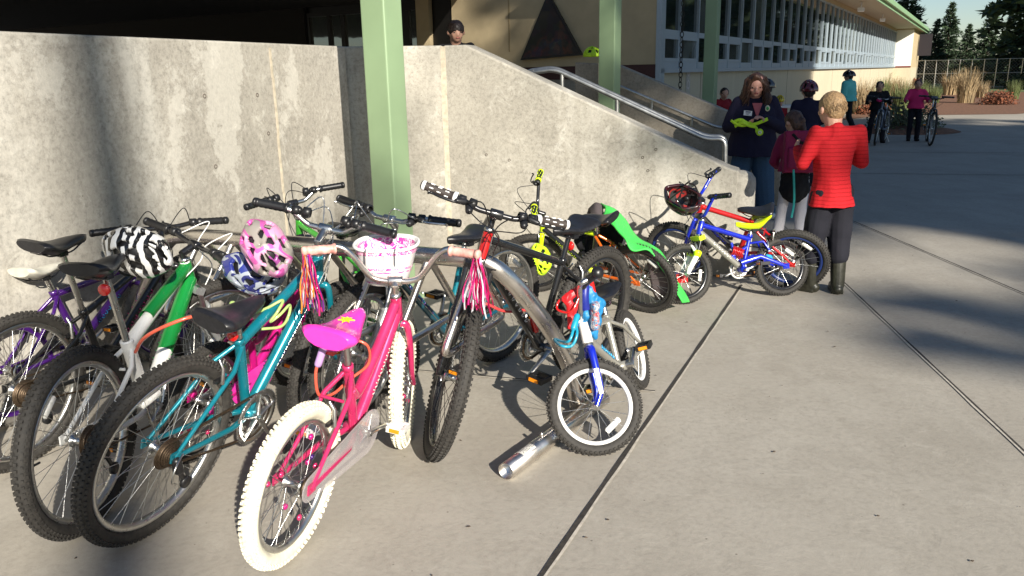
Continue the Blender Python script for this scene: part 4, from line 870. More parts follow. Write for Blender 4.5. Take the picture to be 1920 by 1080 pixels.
def person(label, loc, face, h, J=None, head=None, hs=.14, girth=1.0, top=None, legs=None, shoe=None, hair=None, helmet_=None, fine=False, boots=False, hands=True, shortv=None, coat=1.0, skin=SKIN, lg=1.0, grp=None, seat=False, mouth=True, hairfn=None, arms=True):
    """face: heading in degrees of the person's forward axis"""
    rt = thing('person', label, 'person', loc, (0, 0, R_(face-90)), grp)
    D = dict(pel=(0, 0, .53), che=(0, .0, .72), nek=(0, -.005, .825), sh=(.108, 0, .80), el=(.145, -.01, .63), wr=(.150, .04, .49), hip=(.052, 0, .505), kn=(.060, .012, .285), an=(.060, -.012, .045), toe=(.072, .085, .018))
    pts = {}
    for k, v in D.items():
        if k in ('pel', 'che', 'nek'): pts[k] = Vector(v)*h
        else: pts[k+'R'] = Vector(v)*h; pts[k+'L'] = Vector((-v[0], v[1], v[2]))*h
    for k, v in (J or {}).items(): pts[k] = Vector(v)*h
    Hh = hs*h; hy, hp = (head or (0, 0))[:2]; HF = head_frame(R_(hy), R_(hp)); hc_ = pts['nek']+Vector((0, .012*h, 0))+HF @ Vector((0, .10*Hh, .62*Hh))
    hp_ = lambda x, y, z: hc_+HF @ (Vector((x, y, z))*Hh)
    vx = .0065 if fine else .013
    mb = MB(); g = girth
    mb.ell(hp_(0, -.02, .07), (.355*Hh, .43*Hh, .42*Hh), HF, 20, 14); mb.ell(hp_(0, .12, -.20), (.255*Hh, .27*Hh, .27*Hh), HF, 16, 10); mb.ell(hp_(0, .27, -.35), (.12*Hh, .10*Hh, .10*Hh), HF)
    mb.cap(hp_(0, .40, .02), hp_(0, .475, -.11), .035*Hh, .062*Hh); mb.ell(hp_(0, .365, -.235), (.12*Hh, .06*Hh, .045*Hh), HF, 10, 8)
    for s_ in (-1, 1): mb.ell(hp_(s_*.405, -.03, -.06), (.045*Hh, .085*Hh, .125*Hh), HF, 10, 8); mb.ell(hp_(s_*.18, .26, -.12), (.10*Hh, .09*Hh, .09*Hh), HF, 10, 8)
    mb.cap(pts['nek']-Z*.02*h, hp_(0, -.08, -.25), .036*h*g**.3, .30*Hh)
    mb.cap(pts['pel'], pts['che'], .054*h*g, .064*h*g); mb.cap(pts['che']-Z*.01*h, pts['nek']-Z*.045*h, .058*h*g, .034*h)
    for s_ in 'RL':
        mb.cap(pts['sh'+s_]-Z*.012*h, pts['nek']-Z*.03*h, .022*h, .030*h)
        if arms: mb.cap(pts['sh'+s_]-Z*.012*h, pts['el'+s_], .024*h, .022*h); mb.cap(pts['el'+s_], pts['wr'+s_], .024*h, .0165*h)
        mb.cap(pts['hip'+s_], pts['kn'+s_], .042*h*g, .030*h*g); mb.cap(pts['kn'+s_], pts['an'+s_], .030*h*g, .022*h)
        mb.cap(pts['an'+s_], pts['toe'+s_], .020*h, .014*h)
        if hands and arms:
            d = pts['wr'+s_]-pts['el'+s_]; pn = (J or {}).get('palm'+s_, None); pn = Vector(pn) if pn else Vector((-1 if s_ == 'R' else 1, 0, 0)); pts.pop('palm'+s_, None)
            hand(mb, pts['wr'+s_]+d.normalized()*.006*h, d, pn, h/1.65*(1.12 if h < 1.45 and not fine else 1.0), side=-1 if s_ == 'R' else 1)
    bake(mb, 'body', skin, rt, vx, 2)
    # eyes, brows, mouth
    mb = MB().mat(mat('eye_dark', (.02, .015, .012), .2))
    for s_ in (-1, 1): mb.ell(hp_(s_*.145, .345, .0), (.062*Hh, .035*Hh, .030*Hh), HF, 10, 6)
    mb.build('eyes', rt)
    if mouth: MB().mat(mat('lips', (.40, .10, .09), .45)).ell(hp_(0, .405, -.235), (.105*Hh, .035*Hh, .026*Hh), HF, 10, 6).build('mouth', rt)
    # top ---------------------------------------------------------------
    if top:
        c = coat; mb = MB(); p, ch, nk = pts['pel'], pts['che'], pts['nek']
        lo = p+Z*(.0 if shortv is None else shortv)*h
        mb.loft([(lo, .127*h*g*c, .108*h*g*c), (lo.lerp(ch, .25), .113*h*g*c, .096*h*g*c), (lo.lerp(ch, .55), .097*h*g*c, .080*h*g*c), (ch-Z*.01*h, .108*h*g**.8*c, .080*h*g*c), (ch+Z*.05*h, .108*h*c, .068*h*c), (ch+Z*.085*h, .08*h*c, .05*h*c)]); mb.ell(ch+Z*.01*h, (.112*h*g**.6*c, .078*h*g*c, .085*h), None, 20, 10)
        mb.cap(pts['shR']-Z*.004*h, nk-Z*.026*h, .040*h*c, .042*h*c, 14); mb.cap(pts['shL']-Z*.004*h, nk-Z*.026*h, .040*h*c, .042*h*c, 14); mb.cap(nk-Z*.035*h, nk-Z*.002*h, .062*h, .046*h*c)
        if arms:
            for s_ in 'RL':
                a_, e_, w_ = pts['sh'+s_], pts['el'+s_], pts['wr'+s_]; mb.cap(a_, e_, .042*h*c, .036*h*c, 14); mb.cap(e_, w_-(w_-e_)*.04, .036*h*c, .026*h*c, 14)
        bake(mb, 'top' if c < 1.1 else 'jacket', top, rt, vx*1.1, 3, .0115*h, 8/h, seed=len(label))
    if legs:
        mb = MB(); mb.ell(pts['pel']-Z*.01*h, (.084*h*g, .068*h*g, .06*h), None, 18, 10)
        for s_ in 'RL':
            a_, k_, n_ = pts['hip'+s_], pts['kn'+s_], pts['an'+s_]; st_ = k_.lerp(n_, .40) if boots else n_+Z*.0
            mb.cap(a_, k_, .055*h*g*(1+(lg-1)*.4), .046*h*g*lg, 14); mb.cap(k_, st_, .046*h*g*lg, .042*h*g*lg, 14)
        bake(mb, 'trousers', legs, rt, vx*1.1, 3, .008*h, 9/h, seed=len(label)+3)
    if shoe:
        for s_ in 'RL':
            n_, t_ = pts['an'+s_], pts['toe'+s_]; mb = MB(); d = (t_-n_); d.z = 0; d.normalize(); heel = n_-d*.018*h; heel.z = max(.022*h, n_.z-.02*h); tt = t_+Z*.006*h
            mb.cap(heel, n_+d*.03*h-Z*.012*h, .027*h, .027*h); mb.cap(n_+d*.01*h-Z*.012*h, tt, .028*h, .022*h, 12, flat=1.25, up=(0, 0, 1))
            if boots: mb.cap(pts['kn'+s_].lerp(n_, .40), n_, .040*h, .034*h, 14)
            mb.box((heel+tt)/2-Z*((heel.z+tt.z)/2-.008*h), ((.115 if not boots else .12)*h, .058*h, .016*h), rot_to(d.x, d.y))
            bake(mb, 'boot' if boots else 'shoe', shoe, rt, vx*.8, 2)
    if hair and hairfn: hairfn(rt, hp_, HF, Hh, hair)
    elif hair:
        mb = MB(); mb.ell(hp_(0, -.06, .10), (.395*Hh, .44*Hh, .43*Hh), HF, 20, 14); mb.ell(hp_(0, -.20, -.02), (.35*Hh, .30*Hh, .36*Hh), HF, 16, 10)
        o = bake(mb, 'hair', hair, rt, vx*.8, 1, .045*Hh, 3.5/Hh*1.6, seed=5)
    if helmet_: helmet(None, hp_(0, -.03, .14), HF, Hh/.225*1.04, helmet_, parent=rt)
    rt_ = rt; rt_pts = pts; return rt, pts, hp_, HF, Hh
# ------------------------------------------------------------------ helmets
def helmet(label, c, F, sc, m, parent=None, visor=False, liner=None, strap=None, vents=True, lobes=3, face=None):
    """F: 3x3 frame, x right, y forward, z up"""
    if parent is None:
        rt = thing('bike_helmet', label, 'helmet', c); O_ = Vector((0, 0, 0))
    else: rt = parent; O_ = Vector(c)
    nu, nv = 60, 18; rx, ry, rz = .098*sc, .128*sc, .118*sc; grid = []
    for i in range(nv+1):
        el = R_(-12)+(PI/2-R_(-12))*i/nv; row = []
        for j in range(nu):
            az = 2*PI*j/nu; x, y = math.sin(az), math.cos(az); k = 1+.035*math.cos(az*6)*math.cos(el)
            e2 = el-(R_(9)*max(0, y)*(1-i/nv)); 
            p = Vector((rx*math.cos(el)*x*k, ry*math.cos(el)*y*k-(.018*sc if y < 0 else 0)*abs(y)*(1-i/nv), rz*math.sin(el)*(1-.1*max(0, -y)))); row.append(O_+F @ p)
        grid.append(row)
    vs = [p for r in grid for p in r]; fs = []
    for i in range(nv):
        for j in range(nu):
            az = (j+.5)/nu*2*PI; f_ = i/nv; cut = False
            if vents and .16 < f_ < .86:
                for va, w, lo, hi in ((0, .17, .30, .80), (.62, .15, .22, .52), (-.62, .15, .22, .52), (.50, .20, .58, .82), (-.50, .20, .58, .82), (1.35, .22, .22, .50), (-1.35, .22, .22, .50), (1.6, .30, .58, .80), (-1.6, .30, .58, .80), (2.25, .2, .22, .55), (-2.25, .2, .22, .55), (PI, .16, .2, .5), (PI-.6, .25, .6, .82), (-PI+.6, .25, .6, .82)):
                    d = (az-va+PI) % (2*PI)-PI; ff = (f_-(lo+hi)/2)/((hi-lo)/2)
                    if (d/w)**2+ff**2 < 1: cut = True
            if not cut: fs.append((i*nu+j, i*nu+(j+1) % nu, (i+1)*nu+(j+1) % nu, (i+1)*nu+j))
    o = MB().mat(m).add(vs, fs).build('helmet_shell' if parent is None else 'helmet', rt)
    sd_ = o.modifiers.new('t', 'SOLIDIFY'); sd_.thickness = .020*sc; sd_.offset = -1; ss = o.modifiers.new('s', 'SUBSURF'); ss.levels = 1; ss.render_levels = 1
    lin = MB().mat(liner or M_BLK); vs = []; rows = []
    for i in range(9):
        el = R_(-8)+(PI/2-R_(-8))*i/8; rows.append([O_+F @ Vector((rx*.80*math.cos(el)*math.sin(2*PI*j/24), ry*.80*math.cos(el)*math.cos(2*PI*j/24), rz*.80*math.sin(el))) for j in range(25)])
    lin.grid(rows); l_ = lin.build('helmet_liner', o if parent is not None else rt)
    if visor:
        rows = [[O_+F @ Vector((rx*1.0*math.sin(a_)*(1-.1*t), ry*(1.0+.45*t)*math.cos(a_), .012*sc-.004*t)) for a_ in [R_(-55+110*j/14) for j in range(15)]] for t in (0, .5, 1)]
        v_ = MB().mat(M_BLK).grid(rows).build('visor', rt if parent is None else o); q = v_.modifiers.new('t', 'SOLIDIFY'); q.thickness = .004
    if strap is not None:
        mb = MB().mat(strap)
        for s_ in (-1, 1):
            for yy in (.06, -.06): mb.tube(spline([O_+F @ (Vector((s_*.085, yy, -.01))*sc), O_+F @ (Vector((s_*.082, yy*.4, -.07))*sc), O_+F @ (Vector((s_*.03, .02, -.13))*sc)], 5), .006*sc, 6, flat=.3)
        mb.build('strap', rt if parent is None else o)
    return rt
def cloth_mat(name, col, rough=.85, bump=.25, scale=240): return mat(name, col, rough, var=.14, scale=scale, bump=bump, spec=.25)
def striped(name, col, dark, freq, thin=.82):
    m, t, b = nodes(name); L = t.links.new; tc = N(t, 'ShaderNodeTexCoord'); wv = N(t, 'ShaderNodeTexWave', i_Scale=freq, i_Distortion=1.2); wv.bands_direction = 'Z'; wv.inputs['Detail Scale'].default_value = 2.0
    L(tc.outputs['Object'], wv.inputs['Vector']); r = ramp(t, [(.0, dark), (1-thin, dark), (1-thin+.12, col), (1, col)]); L(wv.outputs[1], r.inputs[0]); L(r.outputs[0], b.inputs['Base Color']); b.inputs['Roughness'].default_value = .85
    b.inputs['Specular IOR Level'].default_value = .2
    nz = N(t, 'ShaderNodeTexNoise', i_Scale=260.0); L(tc.outputs['Object'], nz.inputs['Vector']); bp = N(t, 'ShaderNodeBump', i_Strength=.25, i_Distance=.004); L(nz.outputs[0], bp.inputs['Height']); L(bp.outputs[0], b.inputs['Normal']); return m
M_NAVY = cloth_mat('navy_fleece', (.016, .014, .034)); M_JEAN = cloth_mat('blue_denim', (.045, .095, .17), scale=120); M_REDSH = striped('red_striped_knit', (.50, .016, .022), (.36, .010, .013), 12.0, .91)
M_DKPANT = cloth_mat('dark_navy_trousers', (.014, .014, .020)); M_BOOT = mat('mud_green_boot', (.028, .027, .018), .4, var=.3, scale=40); M_MAROON = cloth_mat('maroon_nylon', (.24, .012, .06), .6)
M_LEGW = cloth_mat('white_leggings', (.62, .60, .62)); M_TEALJ = cloth_mat('turquoise_jacket', (.12, .52, .48), .6); M_BLACKC = cloth_mat('black_cloth', (.012, .012, .014)); M_DKRED = cloth_mat('dark_red_jacket', (.22, .012, .018)); M_PINKC = cloth_mat('pink_jacket', (.62, .03, .14))
H_BRN = mat('brown_hair', (.075, .033, .018), .5, var=.5, scale=60, bump=.6); H_BLND = mat('blond_hair', (.34, .215, .105), .55, var=.35, scale=90, bump=.7); H_DK = mat('dark_hair', (.018, .010, .007), .45, var=.5, scale=70, bump=.5)
def hair_strands(name, parent, m, roots, n=160, seed=1, r=.0022):
    rnd = random.Random(seed); mb = MB().mat(m)
    for i in range(n):
        p, d, ln, wav = roots(rnd); pts = []; q = Vector(p); a0 = rnd.random()*6
        for k in range(6): pts.append(q+Vector((math.sin(a0+k*1.4), math.cos(a0+k*1.4), 0))*wav*(k/5)); q = q+d*ln/5; d = (d+Vector((0, 0, -.18))).normalized()
        mb.tube(spline(pts, 2), [r]*10+[r*.3], 4, caps=False)
    return mb.build(name, parent)
# woman ------------------------------------------------------------------
def hair_woman(rt, hp, HF, Hh, m):
    mb = MB(); mb.ell(hp(0, -.13, .15), (.43*Hh, .45*Hh, .41*Hh), HF, 20, 14)
    for s_ in (-1, 1): mb.ell(hp(s_*.42, -.04, -.18), (.15*Hh, .28*Hh, .50*Hh), HF); mb.ell(hp(s_*.52, .0, -.60), (.19*Hh, .24*Hh, .34*Hh), HF); mb.ell(hp(s_*.48, .06, -.88), (.13*Hh, .16*Hh, .24*Hh), HF); mb.cap(hp(s_*.06, .24, .46), hp(s_*.38, .22, .05), .10*Hh, .08*Hh)
    mb.ell(hp(0, -.34, -.35), (.42*Hh, .22*Hh, .55*Hh), HF)
    h_ = bake(mb, 'hair', m, rt, .008, 1, .085*Hh, 2.6/Hh, seed=2)
    def roots(rnd):
        a_ = R_(rnd.uniform(38, 322)); z = rnd.uniform(-.5, .4); p = hp(.42*math.sin(a_), .44*math.cos(a_)-.05, z); return p, (HF @ Vector((math.sin(a_)*.35, math.cos(a_)*.3, -1))).normalized(), Hh*rnd.uniform(.45, .8), .018
    hair_strands('curls', h_, m, roots, 420, 3, .0032)
wl_ = G(1403, 408); wf = 262
wom, wp, whp, wHF, wHh = person('woman with curly brown hair, navy fleece and jeans, looking down at yellow straps', (wl_.x, wl_.y, 0), wf, 1.475,
    dict(kneR=(0, 0, 0), elR=(.175, .01, .64), wrR=(.085, .150, .665), elL=(-.180, .0, .635), wrL=(-.035, .165, .70), palmR=(0, 0, 1), palmL=(.4, 0, -1), hipR=(.06, 0, .50), hipL=(-.06, 0, .50), knR=(.085, .02, .28), knL=(-.085, .015, .28), anR=(.095, 0, .045), anL=(-.115, -.01, .045), toeR=(.12, .09, .018), toeL=(-.155, .075, .018)),
    head=(-6, -13), hs=.15, girth=1.22, top=M_NAVY, legs=M_JEAN, shoe=M_WHT, hair=H_BRN, hairfn=hair_woman, fine=True, coat=1.24, skin=SKIN2, shortv=-.09, lg=1.32)
hw_ = wp; h = 1.475
mb = MB().mat(mat('pink_blouse', (.45, .10, .11), .7)); mb.prism([Vector((-.033, .106, .80))*h, Vector((.033, .106, .80))*h, Vector((0, .128, .70))*h], (0, .012, 0)); mb.build('collar_opening', wom)
mb = MB().mat(M_WHT); m3 = head_frame(.25, .1, -.12); mb.box(Vector((.062, .129, .735))*h, (.085, .006, .048), m3); tg = mb.build('name_tag', wom)
mb = MB().mat(mat('tag_print', (.05, .06, .12), .6))
for k in range(3): mb.box(Vector((.062, .129, .735))*h+m3 @ Vector((.0+.004*k, .004, .013-.012*k)), (.055-.012*k, .002, .005 if k else .009), m3)
mb.build('print', tg)
mb = MB().mat(mat('emblem_cream', (.62, .60, .38), .6)); cE = Vector((-.066, .123, .765))*h; mb.ell(cE, (.024, .006, .030)); em = mb.build('jacket_emblem', wom)
MB().mat(c_green).ell(cE+Vector((0, .004, 0)), (.014, .005, .017)).build('emblem_centre', em)
# what she holds: fluorescent straps with a round reflector
wM = Matrix.Translation((wl_.x, wl_.y, 0)) @ Matrix.Rotation(R_(wf-90), 4, 'Z')
ho = wM @ (Vector((.03, .20, .665))*h)
t = thing('reflective_straps', 'fluorescent yellow-green straps with a round reflector held in the woman\'s hands', 'straps', ho)
def wl2(x, y, z): return (wM.to_3x3() @ Vector((x, y, z)))
M_FLUO = mat('fluorescent_fabric', (.55, .85, .02), .5, var=.15, scale=30)
mb = MB().mat(M_FLUO)
for pts_, rr in (([(.20, -.01, .02), (.13, .015, .045), (.07, .02, .015), (.0, .01, .0), (-.08, .01, .03), (-.13, .0, .05)], .017), ([(.18, .0, -.02), (.12, .03, .02), (.05, .03, -.01), (-.02, .02, -.03), (-.03, .02, -.075)], .014), ([(.22, .0, .04), (.16, .02, .0), (.09, .02, -.01), (.03, .02, .02)], .013)):
    mb.tube(spline([wl2(*p) for p in pts_], 5), rr, 10, flat=.35, up=(0, 0, 1))
mb.build('strap', t)
mb = MB().mat(M_FLUO); fd_ = wl2(0, 1, -.1); mb.lathe(wl2(-.055, .045, -.075), fd_, [(.001, .004), (.016, .006), (.030, .004), (.034, 0), (.034, -.012), (.001, -.014)], 24); mb.mat(M_WHT).lathe(wl2(-.055, .045, -.075), fd_, [(.017, .0065), (.017, .008), (.008, .008)], 20); mb.build('round_reflector', t)
# boy in red ----------------------------------------------------------------
def hair_boy(rt, hp, HF, Hh, m):
    mb = MB(); mb.ell(hp(0, -.05, .12), (.385*Hh, .445*Hh, .43*Hh), HF, 24, 16); mb.ell(hp(0, -.22, -.06), (.33*Hh, .26*Hh, .34*Hh), HF, 16, 10)
    h_ = bake(mb, 'hair', m, rt, .006, 1, .012*Hh, 9/Hh, seed=8)
    def roots(rnd):
        a_ = R_(rnd.uniform(50, 310)) if rnd.random() < .7 else R_(rnd.uniform(0, 360)); e_ = rnd.uniform(-.30, 1.45); n_ = Vector((math.sin(a_)*math.cos(e_), math.cos(a_)*math.cos(e_), math.sin(e_)))
        p = hp(.37*n_.x, .43*n_.y-.06, .42*n_.z+.10); return p, (HF @ (n_*.22+Vector((.18, -.12, -.7)))).normalized(), Hh*rnd.uniform(.08, .16), .001
    hair_strands('hair_tufts', h_, m, roots, 900, 5, .0012)
bl = G(1545, 548)
boy, bp_, bhp, bHF, bHh = person('boy with short blond hair, red striped shirt and tall dark boots, seen from behind', (bl.x, bl.y, 0), 98, 1.355,
    dict(che=(-.012, 0, .72), nek=(-.022, -.005, .825), elR=(.150, .015, .655), wrR=(.115, .135, .72), elL=(-.160, .015, .66), wrL=(-.125, .14, .72), palmR=(-1, .2, 0), palmL=(1, .2, 0), anR=(.052, -.03, .045), toeR=(.085, .06, .018), anL=(-.058, .03, .045), toeL=(-.115, .105, .018), knR=(.062, .01, .285), knL=(-.062, .03, .285)),
    head=(12, -4), hs=.152, girth=.90, top=M_REDSH, legs=M_DKPANT, shoe=M_BOOT, hair=H_BLND, hairfn=hair_boy, fine=True, boots=True, coat=1.01, shortv=-.085, lg=1.42)
# girl ------------------------------------------------------------------------
def hair_girl(rt, hp, HF, Hh, m):
    mb = MB(); mb.ell(hp(0, -.05, .12), (.40*Hh, .46*Hh, .44*Hh), HF, 20, 14); mb.ell(hp(0, -.30, -.15), (.36*Hh, .25*Hh, .42*Hh), HF); mb.ell(hp(.05, -.52, -.05), (.15*Hh, .15*Hh, .18*Hh), HF); mb.ell(hp(.05, -.55, -.38), (.11*Hh, .11*Hh, .30*Hh), HF)
    bake(mb, 'hair', m, rt, .008, 1, .03*Hh, 6/Hh, seed=4)
gl = G(1487, 448)
girl, gp, _, _, _ = person('girl with tied brown hair, maroon top and white leggings, beside the woman in navy', (gl.x-.02, gl.y, 0), 78, 1.16,
    dict(che=(0, .05, .70), nek=(0, .085, .80), shR=(.10, .07, .775), shL=(-.10, .07, .775), elR=(.13, .12, .62), wrR=(.08, .22, .60), elL=(-.16, .10, .60), wrL=(-.12, .20, .55), anL=(-.10, .03, .045), toeL=(-.13, .12, .018), knL=(-.07, .05, .28)),
    head=(35, -15), hs=.165, top=M_MAROON, legs=M_LEGW, shoe=mat('black_green_shoe', (.015, .03, .015), .5, var=.6, scale=30), hair=H_BRN, hairfn=hair_girl, coat=1.1)
gM = Matrix.Translation((gl.x-.02, gl.y, 0)) @ Matrix.Rotation(R_(78-90), 4, 'Z')
mb = MB(); mb.ell(Vector((0, 0, .50))*1.16, (.125, .115, .08)); mb.cap(Vector((0, 0, .50))*1.16, Vector((0, .01, .40))*1.16, .115, .135); bake(mb, 'skirt', M_BLACKC, girl, .01, 2, .01, 20)
bpk = gM @ (Vector((.02, -.055, .70))*1.16); t = thing('backpack', 'maroon and black backpack worn by the girl in white leggings', 'backpack', bpk, (R_(-8), 0, R_(-12)))
mb = MB(); mb.box((-.02, -.03, -.02), (.26, .14, .36)); mb.box((-.02, -.10, -.08), (.20, .08, .18)); bake(mb, 'bag', M_MAROON, t, .008, 8, .006, 25)
mb = MB().mat(M_BLACKC); mb.tube(spline([(-.08, .02, .14), (-.10, .14, .10), (-.11, .15, -.03), (-.10, .02, -.13)], 5), .016, 8, flat=.3); mb.tube(spline([(.08, .02, .14), (.10, .14, .10), (.11, .15, -.03), (.10, .02, -.13)], 5), .016, 8, flat=.3); mb.tube(spline([(-.09, -.10, .13), (0, -.115, .05), (.09, -.10, .13)], 5), .012, 8, flat=.4); mb.build('strap', t)
c0, c1, c2 = gM @ (Vector((-.11, -.02, .50))*1.16), P(1489, 375, 6.95), P(1484, 408, 6.95)
t = MB().mat(mat('teal_webbing', (.02, .33, .30), .7)).tube(spline([P(1488, 318, 6.90), c1, c2], 6), .010, 8, flat=.3).build('lanyard'); tag(t, 'teal strap dangling from the girl\'s maroon backpack', 'strap')
# others, farther away ----------------------------------------------------------
M_HBLK = mat('black_helmet_plastic', (.012, .012, .016), .2, coat=.8); M_HMAR = mat('maroon_helmet_plastic', (.12, .006, .014), .2, coat=.8); M_HYEL = mat('yellow_helmet_plastic', (.65, .48, .02), .25, coat=.6)
def ploc(px, py): p = G(px, py); return (p.x, p.y, 0)
WALK = dict(anR=(.06, -.13, .065), toeR=(.065, -.05, .018), knR=(.06, .0, .28), anL=(-.06, .13, .045), toeL=(-.07, .22, .018), knL=(-.06, .08, .285))
person('adult in a turquoise jacket and black helmet walking in front of the school wing', ploc(1584, 252), 125, 1.43, dict(WALK, elR=(.14, -.01, .64), wrR=(.08, .10, .60), elL=(-.14, -.01, .64), wrL=(-.08, .10, .58)), head=(20, 0), hs=.14, top=M_TEALJ, legs=M_DKPANT, shoe=M_BLACKC, hair=H_DK, helmet_=M_HBLK, coat=1.3)
pm = P(1518, 160, 10.6); person('child in a maroon helmet and dark jacket standing beyond the boy in red', (pm.x, pm.y, 0), 75, pm.z+.02, dict(elR=(.15, .02, .64), wrR=(.10, .12, .60)), head=(10, 0), hs=.155, top=M_NAVY, legs=M_DKPANT, shoe=M_BLACKC, hair=H_DK, helmet_=M_HMAR, coat=1.18)
pm = P(1357, 164, 14.2); person('dark haired child in a dark red jacket near the foot of the far green column', (pm.x, pm.y, 0), 300, pm.z, dict(elR=(.15, .02, .64), wrR=(.10, .13, .58)), head=(-30, -10), hs=.155, top=M_DKRED, legs=M_DKPANT, shoe=M_BLACKC, hair=H_DK, coat=1.15)
pm = P(1440, 152, 12.6); person('person in a black helmet mostly hidden behind the woman in navy', (pm.x, pm.y, 0), 200, pm.z, None, head=(0, 0), hs=.15, top=M_BLACKC, legs=M_DKPANT, shoe=M_BLACKC, hair=H_DK, helmet_=M_HBLK, coat=1.1)
pm = P(1462, 182, 15.2); person('small child in a yellow helmet and red top at the white table', (pm.x, pm.y, 0), 265, pm.z, None, head=(0, -10), hs=.17, top=M_DKRED, legs=M_DKPANT, shoe=M_BLACKC, hair=H_DK, helmet_=M_HYEL, coat=1.1)
pm = P(853, 38, 7.9); person('dark haired child on the entrance landing looking over the concrete wall', (pm.x, pm.y, LZ-.01), 275, pm.z-LZ, None, head=(10, -8), hs=.16, top=M_BLACKC, legs=M_DKPANT, shoe=M_BLACKC, hair=H_DK, hairfn=hair_girl, coat=1.1)
bb = GEO['boy'][0]; q = Vector((bb[0], bb[1], 0))+Vector((math.cos(bb[2]), math.sin(bb[2]), 0))*.42+Vector((-.10, .08, 0))
pb = person('child in a black jacket with a pink print straddling the slim bicycle', (q.x, q.y, 0), 255, 1.23, dict(elR=(.17, .06, .66), wrR=(.17, .20, .68), elL=(-.17, .06, .66), wrL=(-.17, .20, .68), anR=(.10, .0, .045), anL=(-.12, .0, .045), toeR=(.11, .09, .018), toeL=(-.13, .09, .018), knR=(.09, .02, .28), knL=(-.10, .02, .28)), head=(0, -12), hs=.16, top=M_BLACKC, legs=M_DKPANT, shoe=M_BLACKC, hair=H_DK, coat=1.15)
MB().mat(M_PINKC).ell(Vector((0, .112, .70))*1.23, (.055, .02, .04)).build('jacket_print', pb[0])
b2 = bike('bicycle', 'dark bicycle held by the person in pink at the far right', [8.62, 16.7, 4.3, -.03, .1], dict(GEO['boy'][1]), dict(frame=c_blk, tw=.021, knob=.002, barm=M_BLKM, fork=c_blk, norr=True))
pk = person('person in a bright pink jacket standing with a dark bicycle', (8.42, 16.9, 0), 250, 1.25, dict(elR=(.17, .06, .66), wrR=(.17, .18, .66), elL=(-.17, .06, .66), wrL=(-.17, .18, .66)), head=(0, -8), hs=.155, top=M_PINKC, legs=M_DKPANT, shoe=M_BLACKC, hair=H_BRN, coat=1.15)
# table
tp = P(1483, 197, 15.4); t = thing('folding_table', 'white folding table beside the child in the yellow helmet', 'table', (tp.x, tp.y, 0), (0, 0, R_(-15))); zt = tp.z
mb = MB().mat(M_WHT); mb.box((0, 0, zt-.02), (1.15, .6, .04)); bevel(mb.build('tabletop', t), .008)
for sx in (-1, 1):
    for sy in (-1, 1): MB().mat(M_STEEL).tube([(sx*.5, sy*.24, zt-.04), (sx*.53, sy*.26, 0)], .013, 8).build('leg', t)
# ================================================================== THINGS ON THE BIKES
def swirl(name, cols, scale, dist=3.0, rough=.25, kind='noise'):
    m, t, b = nodes(name); L = t.links.new; tc = N(t, 'ShaderNodeTexCoord')
    if kind == 'noise': nz = N(t, 'ShaderNodeTexNoise', i_Scale=scale, i_Detail=1.5, i_Distortion=dist); out = nz.outputs[0]
    else: nz = N(t, 'ShaderNodeTexWave', i_Scale=scale, i_Distortion=dist); nz.inputs['Detail Scale'].default_value = 1.2; out = nz.outputs[1]
    L(tc.outputs['Object'], nz.inputs['Vector']); n_ = len(cols); st_ = []
    for i, c in enumerate(cols):
        a_ = .3+.4*i/n_ if kind == 'noise' else i/n_; e_ = .3+.4*(i+1)/n_ if kind == 'noise' else (i+1)/n_; st_ += [(a_+.003, c), (e_-.003, c)]
    r = ramp(t, st_); L(out, r.inputs[0]); L(r.outputs[0], b.inputs['Base Color']); b.inputs['Roughness'].default_value = rough; b.inputs['Coat Weight'].default_value = .6; return m
def hang_frame(fwd, up):
    f_ = Vector(fwd).normalized(); u_ = Vector(up); u_ = (u_-f_*u_.dot(f_)).normalized(); return Matrix((f_.cross(u_), f_, u_)).transposed()
M_ZEB = swirl('zebra_shell', [(.012, .012, .012), (.78, .78, .76)], 9.0, 5.0, kind='wave')
M_HPK = swirl('pink_grey_shell', [(.30, .27, .24), (.30, .27, .24), (.58, .10, .36), (.68, .32, .50), (.30, .27, .24), (.28, .06, .24)], 5.0, .8)
M_HBL = swirl('blue_grey_shell', [(.02, .03, .20), (.30, .33, .38), (.02, .025, .12)], 9.0, 1.5)
helmet('zebra striped helmet with pink spots hanging at the far left above the purple bike', P(262, 474, 2.98), hang_frame((.85, .1, -.42), (.1, -.75, .7)), .95, M_ZEB, strap=M_BLK, visor=False)
helmet('pink and grey swirl helmet hanging on the teal bicycle handlebar', P(501, 468, 3.02), hang_frame((.45, -.25, -.75), (.05, -.85, .30)), .91, M_HPK, strap=M_WHT)
helmet('dark blue and grey helmet hanging below the pink helmet', P(479, 506, 3.16), hang_frame((.9, .1, -.3), (.0, -.55, -.55)), .92, M_HBL, strap=M_BLK)
helmet('fluorescent yellow helmet hanging on the fork of the bike by the wall', P(1012, 488, 5.15), hang_frame((.2, -.2, -.95), (-.25, -.9, .1)), .78, M_FLUO, strap=M_FLUO)
helmet('black helmet with red lining hanging upside down on the red and blue bicycle', P(1281, 372, 5.18), hang_frame((.55, -.5, -.3), (-.1, .72, -.55)), 1.0, swirl('black_red_shell', [(.012, .012, .014), (.035, .008, .010), (.012, .012, .014)], 6.0, 1.0), liner=swirl('black_red_liner', [(.02, .02, .02), (.02, .02, .02), (.30, .015, .012), (.02, .02, .02)], 8.0, .5, rough=.8), strap=M_BLK)
hp2 = onfar(1107, 108); helmet('fluorescent yellow-green helmet resting on top of the far cheek wall', hp2-cn*.12+Z*.03, hang_frame((-.9, .3, 0), (0, 0, 1)), .86, M_FLUO)
